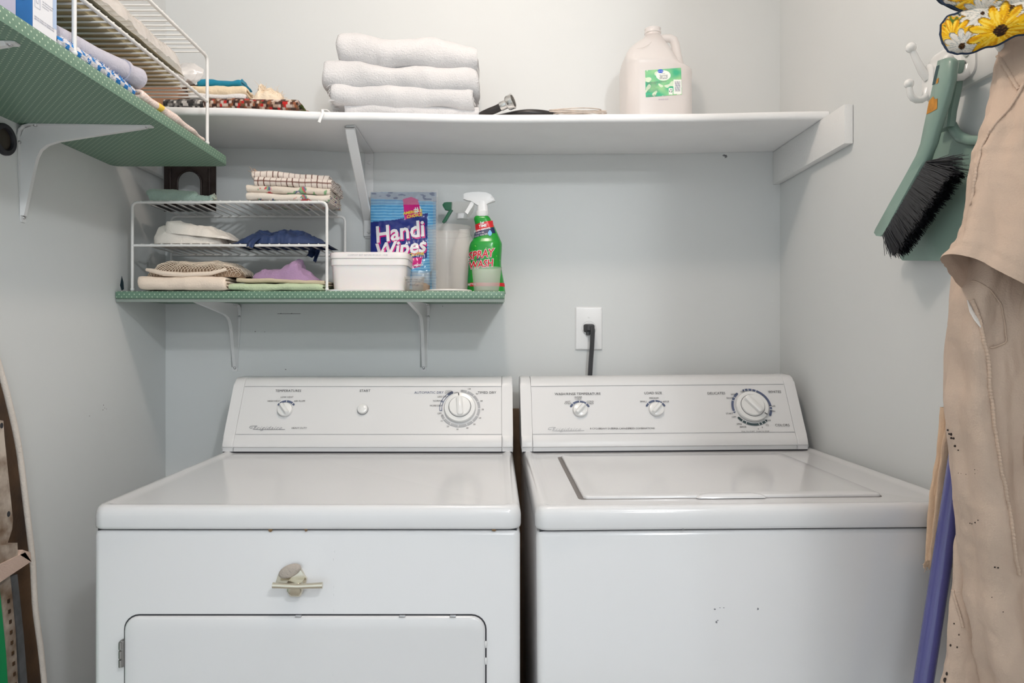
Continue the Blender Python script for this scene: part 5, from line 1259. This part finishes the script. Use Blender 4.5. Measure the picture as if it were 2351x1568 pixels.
stk = MB().add([(.6934, *W(a, b, .7)) for a, b in ((2160, 182), (2165, 178), (2163, 190), (2158, 193))], [(0, 1, 2, 3)]); link('sticker', stk, MATS['orange_sticker'], hbz, smooth=0)
bm_ = mat('black_bristle', (.012, .013, .018), .45); br_ = MB(); rnd = random.Random(21)
for k in range(2600):
    t = rnd.random(); sx_ = rnd.random()
    b = (lerp(2136, 2034, t), lerp(370, 541, t)); e = (lerp(2205, 2064, t)+rnd.uniform(-5, 4), lerp(392, 590, t)+rnd.uniform(-5, 5))
    if t < .03: e = (e[0]+rnd.uniform(-14, 10), e[1]-rnd.uniform(0, 42))
    if t > .97: e = (e[0]-rnd.uniform(0, 16), e[1]+rnd.uniform(-6, 4))
    xb = lerp(.693, .710, sx_); xe = lerp(.686, .714, sx_)+rnd.uniform(-.002, .002)
    p0 = (xb, *W(*b, .70)); p1 = (xe, *W(*e, .70)); pm2 = tuple(lerp(p0[q], p1[q], .55)+(rnd.uniform(-.0012, .0012)) for q in range(3))
    br_.tube([p0, pm2, p1], [.00065, .00055, .0004], 3, cap=False)
link('bristles', br_, bm_, hbz, smooth=60)

# ---------------------------------------------------------------- garments on the right wall
khaki = mat('khaki_cotton', lin((208, 184, 165)), .95, spec=.1, bump=.35, bscale=420, var=.10, vscale=9, sheen=.1)
def stained(name, base, vs_):
    m = mat(name, base, .95, spec=.1, bump=.35, bscale=420, var=.12, vscale=8, sheen=.1)
    nt = m.node_tree; b = nt.nodes['Principled BSDF']; src = b.inputs['Base Color'].links[0].from_socket
    tc = nt.nodes.new('ShaderNodeTexCoord'); n = nt.nodes.new('ShaderNodeTexNoise'); n.inputs['Scale'].default_value = vs_; n.inputs['Detail'].default_value = 5; n.inputs['Roughness'].default_value = .62
    nt.links.new(tc.outputs['Object'], n.inputs['Vector'])
    r = nt.nodes.new('ShaderNodeMapRange'); r.inputs[1].default_value = .735; r.inputs[2].default_value = .755; nt.links.new(n.outputs['Fac'], r.inputs[0])
    mx = nt.nodes.new('ShaderNodeMix'); mx.data_type = 'RGBA'; nt.links.new(r.outputs[0], mx.inputs[0]); nt.links.new(src, mx.inputs[6]); mx.inputs[7].default_value = (*lin((58, 50, 46)), 1)
    nt.links.new(mx.outputs[2], b.inputs['Base Color']); return m
khaki_st = stained('paint_spotted_khaki', lin((209, 186, 168)), 42)
def leg(left, Yc, rx, ry, seed, nrow=90, nth=96, folds=((3, .16), (5, .09)), Xr=None, zb=None, wall=.752):
    """hanging cloth tube: ring at each height, moved so its left outline passes through left (px,py)"""
    mb = MB(); y0p, y1p = left[0][1], left[-1][1]; tgt = [(py, px) for px, py in left]; rows = []
    for j in range(nrow+1):
        py = lerp(y0p, y1p, j/nrow); z = R(py, Yc(py) if callable(Yc) else Yc); yc = Yc(py) if callable(Yc) else Yc
        rxx = rx(py) if callable(rx) else rx; ryy = ry(py) if callable(ry) else ry; ring = []
        for k in range(nth):
            th = 2*pi*k/nth; f = 1
            for n_, a_ in folds: f += a_*sin(n_*th+seed*n_+1.4*nz(py*.006+seed, n_*1.7))*(.6+.4*nz(py*.004, seed+n_))
            f += .07*nz(cos(th)*2.5+seed, sin(th)*2.5, py*.012)+.035*(1-2*abs(nz(cos(th)*5+seed, sin(th)*5+py*.010, py*.022)))
            ring.append((rxx*f*cos(th), ryy*f*sin(th)))
        want = sinterp(tgt, py)
        lo, hi = .3, 1.0
        for _ in range(26):
            m_ = (lo+hi)/2; mn = min(1140+S*(m_+a)/(yc+b) for a, b in ring)
            if mn > want: hi = m_
            else: lo = m_
        row = []
        for (a, b), k in zip(ring, range(nth)):
            th = 2*pi*k/nth; dz = zb(th, j/nrow) if zb else 0
            row.append((min(m_+a, wall-.0006*abs(sin(k*1.3))), yc+b, z+dz))
        rows.append(row)
    vs = [p for r_ in rows for p in r_]
    fs = [(j*nth+k, j*nth+(k+1) % nth, (j+1)*nth+(k+1) % nth, (j+1)*nth+k) for j in range(nrow) for k in range(nth)]
    mb.add(vs, fs); mb.rows = rows; mb.y0p, mb.y1p = y0p, y1p; return mb
def on_surf(mb, px, py, off=.0012):
    best = None
    for r_ in mb.rows:
        for p in r_:
            qx = 1140+S*p[0]/p[1]; qy = 775-S*p[2]/p[1]
            if abs(qx-px) < 9 and abs(qy-py) < 12:
                s_ = p[1]+.002*math.hypot(qx-px, qy-py)
                if best is None or s_ < best[0]: best = (s_, p)
    if best is None: return None
    p = Vector(best[1]); d = Vector((0, 0, 0))-p; return p+d.normalized()*off
def seam(parent, mb, pts, r=.0035, name='seam', mt=None):
    raw = []
    for (a, b), (c, d) in zip(pts, pts[1:]):
        n = max(2, int(math.hypot(c-a, d-b)/7))
        raw += [(lerp(a, c, k/n), lerp(b, d, k/n)) for k in range(n)]
    P3 = [on_surf(mb, a, b) for a, b in raw]; P3 = [p for p in P3 if p is not None]
    if len(P3) < 4: return
    for _ in range(3): P3 = [P3[0]]+[(P3[i-1]+P3[i]*2+P3[i+1])/4 for i in range(1, len(P3)-1)]+[P3[-1]]
    fine = []
    for a, b in zip(P3, P3[1:]): fine += [a.lerp(b, k/3) for k in range(3)]
    link(name, MB().tube([tuple(p) for p in fine], [r*(1+.18*sin(i*1.9)+.15*nz(i*.4)) for i in range(len(fine))], 8, flat=.6), mt or khaki, parent, smooth=75)
kt = thing('khaki_trousers', 'paint-spotted khaki work trousers hanging from the hook rail on the right', 'trousers', (.69, 1.0, -.72))
# folded-over upper part
UL = [(2304, 88), (2292, 105), (2280, 150), (2272, 200), (2262, 245), (2245, 300), (2229, 345), (2219, 400), (2217, 440), (2211, 480), (2198, 530), (2178, 562), (2158, 584)]
def hemdrop(th, v): return -.112*(cos(th)*.5+.5)*v*v
up_ = leg(UL, lambda py: sinterp([(88, 1.01), (200, .97), (300, .935), (584, .900)], py), lambda py: sinterp([(88, .016), (160, .030), (300, .050), (450, .064), (584, .076)], py), lambda py: sinterp([(88, .02), (160, .032), (300, .042), (584, .050)], py), 2.2, folds=((2, .05), (3, .10), (5, .08), (7, .05)), zb=hemdrop)
link('waist_section', up_, khaki, kt, smooth=75)
seam(kt, up_, [(2350, 190), (2330, 225), (2300, 265), (2270, 300), (2250, 340), (2240, 390), (2232, 440), (2224, 480)], .0030)
seam(kt, up_, [(2282, 118), (2300, 140), (2320, 175), (2345, 215)], .0028)
L1_ = [(2190, 560), (2183, 620), (2178, 700), (2166, 830), (2165, 920), (2171, 985), (2178, 1060), (2186, 1150), (2194, 1240), (2207, 1360), (2222, 1480), (2240, 1600), (2250, 1700)]
l1 = leg(L1_, .955, lambda py: sinterp([(560, .030), (700, .040), (900, .042), (1700, .040)], py), .050, 5.1, nrow=130, folds=((2, .08), (3, .20), (5, .14), (8, .06)))
link('front_leg', l1, khaki_st, kt, smooth=75)
seam(kt, l1, [(2232, 690), (2250, 745), (2262, 800), (2270, 860), (2276, 920), (2286, 1000), (2300, 1080), (2315, 1160), (2328, 1240), (2340, 1330)], .0034)
seam(kt, l1, [(2228, 640), (2270, 660), (2300, 700), (2312, 790), (2262, 800)], .0016)
L2_ = [(2345, 560), (2328, 650), (2327, 800), (2330, 950), (2334, 1100), (2345, 1300), (2350, 1568), (2352, 1700)]
l2 = leg(L2_, .905, lambda py: sinterp([(560, .030), (750, .040), (1700, .040)], py), .045, 8.3, nrow=90, folds=((2, .08), (3, .16), (5, .10)))
link('rear_leg', l2, khaki_st, kt, smooth=75)
L3_ = [(2200, 1200), (2188, 1260), (2187, 1330), (2178, 1400), (2174, 1460), (2173, 1500), (2166, 1540), (2158, 1570), (2150, 1640)]
l3 = leg(L3_, .995, .034, .020, 3.7, nrow=60, folds=((3, .10), (5, .06)))
link('lower_leg', l3, khaki_st, kt, smooth=75)
seam(kt, l3, [(2186, 1355), (2196, 1390), (2206, 1420), (2214, 1450)], .0026)
# torn white slit
tear = []
for a, b in ((2222, 690), (2230, 715), (2240, 735), (2252, 752)):
    p = on_surf(l1, a, b, .0035)
    if p: tear.append(tuple(p))
if len(tear) > 2: link('torn_patch', MB().tube(tear, [.0012, .0042, .0042, .0012][:len(tear)], 8, flat=.4), fabric('white_lining', (.78, .74, .70), .4, 300), kt)
stn = MB(); rnd = random.Random(6)
spots = [(2178, 993, .0022), (2183, 999, .0028), (2188, 1004, .0022), (2193, 1028, .0022), (2199, 1035, .0012), (2236, 1202, .0014), (2241, 1199, .0012), (2231, 1204, .0010), (2285, 1302, .0016), (2276, 1374, .0008), (2302, 1403, .0011), (2203, 1090, .0006), (2215, 1089, .0006), (2238, 1083, .0007)]
for a, b, r_ in spots:
    for q in range(3):
        p = on_surf(l1, a+rnd.uniform(-3, 3), b+rnd.uniform(-3, 3), .0009)
        if p: stn.sphere(tuple(p), r_*rnd.uniform(.5, 1), 7, 4, (1, .3, .8))
for a, b, r_ in ((2190, 1435, .0012), (2200, 1459, .0012), (2181, 1485, .0018), (2197, 1489, .0014), (2170, 1560, .0035), (2172, 1548, .0025)):
    p = on_surf(l3, a, b, .0009)
    if p: stn.sphere(tuple(p), r_, 7, 4, (.8, .3, 1.1))
link('stains', stn, mat('dark_paint_stain', lin((62, 52, 48)), .8), kt)

# tan garment further back
tg = thing('tan_garment', 'tan cotton garment with a frayed hem hanging behind the purple pole', 'garment', (.66, 1.085, -.36))
tanm = mat('tan_cotton', lin((224, 193, 164)), .95, spec=.1, bump=.35, bscale=420, var=.14, vscale=12)
ta = leg([(2158, 935), (2156, 960), (2150, 1040), (2141, 1090), (2133, 1140), (2128, 1200), (2125, 1260), (2123, 1292)], 1.093, lambda py: sinterp([(935, .016), (1292, .030)], py), .0075, 1.1, nrow=60, folds=((2, .10), (3, .22), (5, .12)))
link('outer_fold', ta, tanm, tg, smooth=75)
tb_ = leg([(2172, 960), (2160, 1040), (2152, 1100), (2146, 1160), (2140, 1220), (2134, 1270), (2128, 1300)], 1.078, lambda py: sinterp([(960, .016), (1300, .026)], py), .0065, 2.9, nrow=60, folds=((2, .10), (3, .20), (5, .10)))
link('inner_fold', tb_, tanm, tg, smooth=75)
fr = MB(); rnd = random.Random(9)
for k in range(60):
    p = Vector(P(lerp(2122, 2148, rnd.random()), lerp(1284, 1300, rnd.random()), 1.074)); d = Vector((rnd.uniform(-.004, .002), 0, -rnd.uniform(.002, .010)))
    fr.tube([tuple(p), tuple(p+d*.6+Vector((rnd.uniform(-.002, .002), 0, 0))), tuple(p+d)], [.0007, .0006, .0003], 4)
link('fringe', fr, tanm, tg)
# purple pole
pa, pbq = Vector(P(2200, 1050, 1.050)), Vector(P(2120, 1568, 1.034)); dv = (pbq-pa); foot = pbq+dv*((-1.165-pbq.z)/dv.z); topq = pa-dv*.35
pl = thing('broom_pole', 'glossy purple-blue pole leaning in front of the washer beside the trousers', 'pole', (foot.x, foot.y, -1.185))
link('pole', MB().tube([tuple(foot), tuple(pbq), tuple(pa), tuple(topq)], .0130, 20), mat('purple_painted_metal', lin((86, 86, 146)), .22, coat=.5, var=.12, vscale=4), pl, smooth=60)
link('foot_cap', MB().tube([tuple(foot+dv.normalized()*.016), tuple(foot-dv.normalized()*.02)], .0150, 20), MATS['black_rubber'], pl)

# ---------------------------------------------------------------- oven mitt
mt = thing('oven_mitt', 'sunflower-print oven mitt with navy piping lying over the hook rail', 'oven mitt', (.68, .96, .40))
def mY(px): return 1.015-(px-2160)/(2500-2160)*.17
FLW = [((2297, 70), 86, 'y', 19, .42), ((2209, 106), 56, 'w', 10, .9), ((2186, 84), 62, 'y', 5, .2), ((2256, 30), 60, 'w', 6, .5), ((2246, -12), 74, 'y', 16, 0), ((2320, 22), 52, 'w', 15, .4), ((2162, -2), 44, 'w', 9, .3), ((2390, 40), 66, 'y', 17, .3), ((2345, -40), 60, 'y', 16, .3), ((2430, -40), 60, 'w', 16, .3)]
YP = [lin(c) for c in ((236, 186, 30), (214, 150, 24), (246, 212, 84), (196, 138, 30))]; WP = [lin(c) for c in ((226, 222, 214), (178, 184, 182), (210, 206, 196))]
def mcol(px, py):
    for (cx, cy), Rr, kind, rc, ph in FLW:
        dx, dy = px-cx, (py-cy)*1.25+dx_(px, cx); r_ = math.hypot(dx, dy)
        if r_ < rc*(.9+.25*nz(dx*.2, dy*.2)): return lin((52, 36, 26)) if nz(px*.5, py*.5) < .25 else lin((120, 84, 40))
        a = math.atan2(dy, dx); n_ = 13; w_ = abs(sin(a*n_/2+ph*3)); lim = Rr*(.55+.45*w_**.6)*(.9+.15*nz(a*2, cx*.1))
        if r_ < lim:
            pal = YP if kind == 'y' else WP
            if r_ > lim*.93: return lin((150, 110, 20)) if kind == 'y' else lin((130, 138, 136))
            s_ = nz(a*9, r_*.03, cx*.1)
            return pal[2] if s_ > .22 else (pal[1] if s_ < -.18 else pal[0])
    q_ = nz(px*.07, py*.05, 8)
    return lin((84, 112, 44)) if q_ > .05 else lin((214, 164, 40)) if q_ > -.10 else lin((196, 196, 186)) if q_ > -.25 else lin((44, 62, 60))
def dx_(a, b): return (a-b)*.25
def lobe(axis, wid, thick):
    """axis px points tip->wrist, wid half widths px"""
    mb = MB(); n = 120; mm = 60; xs = [a for a, b in axis]
    def core(u):
        px = lerp(axis[0][0], axis[-1][0], u); return px, sinterp([(a, b) for a, b in axis], px), sinterp(wid, px)
    def pt(u, v, side):
        uu = u*u*.6+u*.4; px, py, w = core(uu); c = 2*v-1; qx = px+c*w*.28; qy = py+c*w
        th_ = thick*math.sqrt(max(0, 1-c*c*.98))*min(1, math.sqrt(max(0, uu))*3.2)*side
        Y = mY(qx); th_ += .002*nz(qx*.04, qy*.05)*side*(1-abs(c))
        return P(qx, qy, Y-th_) if side > 0 else (lambda p: p)(tuple(Vector(P(qx, qy, Y))+Vector((-.35*0, -th_, 0))))
    def cc(u, v):
        uu = u*u*.6+u*.4; px, py, w = core(uu); c = 2*v-1; return mcol(px+c*w*.28, py+c*w)
    mb.grid(lambda u, v: pt(u, v, 1), n, mm, cc); mb.grid(lambda u, v: pt(u, v, -1), 40, 16, lambda u, v: lin((30, 44, 62)))
    edge = [pt(1-k/40, 0, 0) for k in range(41)]+[pt(k/40, 1, 0) for k in range(41)]
    return mb, edge
mprint = mat('sunflower_print', (1, 1, 1), .85, spec=.2, bump=.25, bscale=240, vcol=True)
pip = mat('navy_piping', lin((34, 52, 78)), .8)
def addlobe(name, axis, wid, thick):
    m, e = lobe(axis, wid, thick); o = link(name, m, mprint, mt, smooth=75)
    link('piping', MB().tube(e, .0026, 8), pip, o, smooth=75)
addlobe('thumb', [(2163, 88), (2200, 78), (2260, 58), (2330, 30), (2420, 2), (2500, -22)], [(2163, 10), (2172, 32), (2190, 42), (2230, 47), (2300, 48), (2500, 52)], .020)
addlobe('hand', [(2138, -38), (2180, -40), (2260, -46), (2380, -60), (2500, -70)], [(2138, 16), (2160, 48), (2200, 66), (2280, 80), (2500, 84)], .026)

# ---------------------------------------------------------------- ironing board at the left
ibx = -.845
ib = thing('ironing_board', 'old ironing board on end against the left wall, rusty underside outward', 'ironing board', (ibx, 1.08, -1.185))
EG = [(.20, 1.03), (.18, 1.075), (.13, 1.125), (.07, 1.165), (.0, 1.200), (-.056, 1.2247), (-.10, 1.242), (-.1576, 1.2613), (-.2028, 1.274), (-.3087, 1.2928), (-.4059, 1.3098), (-.5017, 1.3172), (-.5839, 1.3335), (-.6526, 1.3438), (-.80, 1.350), (-1.18, 1.352)]
def far(z): return interp([(a, b) for a, b in reversed(EG)], z)
def near(z): return 2*interp([(-1.18, 1.175), (-.65, 1.165), (-.06, 1.07), (.20, 1.0)], z)-far(z)
def bx_(z): return ibx+.0*z
zs = [lerp(-1.18, .20, k/60) for k in range(61)]
rust_m = mat('rusty_brown_metal', lin((46, 32, 25)), .55, metal=.2, bump=.3, bscale=120, var=.75, vscale=7, vcol2=lin((96, 70, 46)))
m = MB(); vs = []
for z in zs: vs += [(ibx-.010, near(z)+.008, z), (ibx-.010, far(z)-.008, z), (ibx-.018, far(z)-.006, z), (ibx-.018, near(z)+.006, z)]
m.add(vs, [(4*i+k, 4*i+(k+1) % 4, 4*i+4+(k+1) % 4, 4*i+4+k) for i in range(60) for k in range(4)])
link('board_pan', m, rust_m, ib, smooth=40)
cvm = fabric('dingy_cover_cloth', lin((222, 212, 202)), .6, 300, var=.1)
for fn, nm in ((far, 'rim'), (near, 'rim')):
    m = MB().tube([(ibx-.010, fn(z), z) for z in zs], .0055, 10, flat=1.0); link(nm, m, cvm, ib, smooth=60)
m = MB(); vs = []
for z in zs: vs += [(ibx-.019, near(z), z), (ibx-.019, far(z), z), (ibx-.030, far(z)-.004, z), (ibx-.030, near(z)+.004, z)]
m.add(vs, [(4*i+k, 4*i+(k+1) % 4, 4*i+4+(k+1) % 4, 4*i+4+k) for i in range(60) for k in range(4)])
link('padded_cover', m, cvm, ib, smooth=60)
lz = [z for z in zs if -.52 < z < -.26]
link('lace_edging', MB().tube([(ibx-.020, far(z)+.006+.0035*sin(k*2.1)+.006*sin(pi*k/len(lz)), z) for k, z in enumerate([lerp(lz[0], lz[-1], q/90) for q in range(91)])], .0022, 6), fabric('grey_lace', lin((196, 194, 192)), .6, 400), ib, smooth=60)
mtl = mat('chipped_white_metal', lin((206, 192, 178)), .5, metal=.2, bump=.2, bscale=150, var=.55, vscale=26, vcol2=lin((120, 96, 76)))
def wallstrip(name, left, right, x0, x1, mm_, par): 
    mb = MB(); xm = x1; vs = []
    q = lambda px, py: (xm*S/(px-1140), R(py, xm*S/(px-1140)))
    for (a, b), (c, d) in zip(left, right):
        A, C = q(a, b), q(c, d); vs += [(x0, *A), (x0, *C), (x1, *C), (x1, *A)]
    n = len(left); mb.add(vs, [(4*i+k, 4*i+(k+1) % 4, 4*i+4+(k+1) % 4, 4*i+4+k) for i in range(n-1) for k in range(4)]+[(0, 1, 2, 3), tuple(4*(n-1)+k for k in range(4))])
    return link(name, mb, mm_, par, smooth=30)
lg = wallstrip('leg', [(-22, 960), (-20, 1000), (-6, 1195), (-10, 1220), (-22, 1260), (-30, 1300)], [(8, 966), (10, 1000), (30, 1195), (28, 1215), (16, 1252), (12, 1300)], -.838, -.826, mtl, ib)
for px, py in ((4, 977), (20, 1180)):
    Yq = -.8255*S/(px-1140); link('rivet_hole', MB().lathe([(.0036, 0), (.0036, .0006), (.0002, .0007)], 14, lambda x, y, z: (-.8258+z, Yq+x, R(py, Yq)+y*1.3)), dark, lg, smooth=0)
wallstrip('leg_socket', [(-40, 1262), (-40, 1330)], [(40, 1246), (42, 1296)], -.838, -.815, mtl, ib)
wallstrip('strap', [(58, 1268), (0, 1296), (-40, 1316)], [(72, 1289), (0, 1337), (-40, 1362)], -.816, -.8125, fabric('dusty_pink_webbing', lin((206, 178, 162)), .7, 500), ib)
wallstrip('strap_loop', [(46, 1274), (52, 1262)], [(72, 1290), (70, 1268)], -.826, -.8125, MATS['dusty_pink_webbing'], ib)
nbp = wallstrip('notch_rail', [(-2, 1330), (12, 1450), (18, 1580), (20, 1660)], [(24, 1322), (36, 1450), (42, 1580), (44, 1660)], -.832, -.822, mtl, ib)
for k in range(9):
    py = 1375+k*24; px = 20+k*1.9; Yq = -.8215*S/(px-1140); link('notch', MB().box(-.8222, -.8206, Yq-.0028, Yq+.0028, R(py+9, Yq), R(py, Yq), .0006), MATS['rusty_brown_metal'], nbp)
wallstrip('support_tube', [(26, 1322), (40, 1450), (48, 1580), (52, 1660)], [(40, 1318), (54, 1450), (64, 1580), (68, 1660)], -.834, -.820, mat('dull_grey_tube', lin((130, 130, 132)), .35, metal=.6, var=.4, vscale=30), ib)
gq = lambda px, py: (-.775*S/(px-1140), R(py, -.775*S/(px-1140)))
vs = MB(); a = [gq(*p) for p in ((-140, 1345), (0, 1338), (14, 1500), (22, 1640), (28, 2050), (-140, 2050))]
tag(link('green_tray', MB().prism([(y, max(z, -1.18)) for y, z in a], -.788, -.775, lambda u, v, d: (d, u, v), .002), mat('kelly_green_plastic', lin((16, 128, 74)), .4)), 'green plastic tray standing in front of the ironing board at the left frame edge', 'tray')
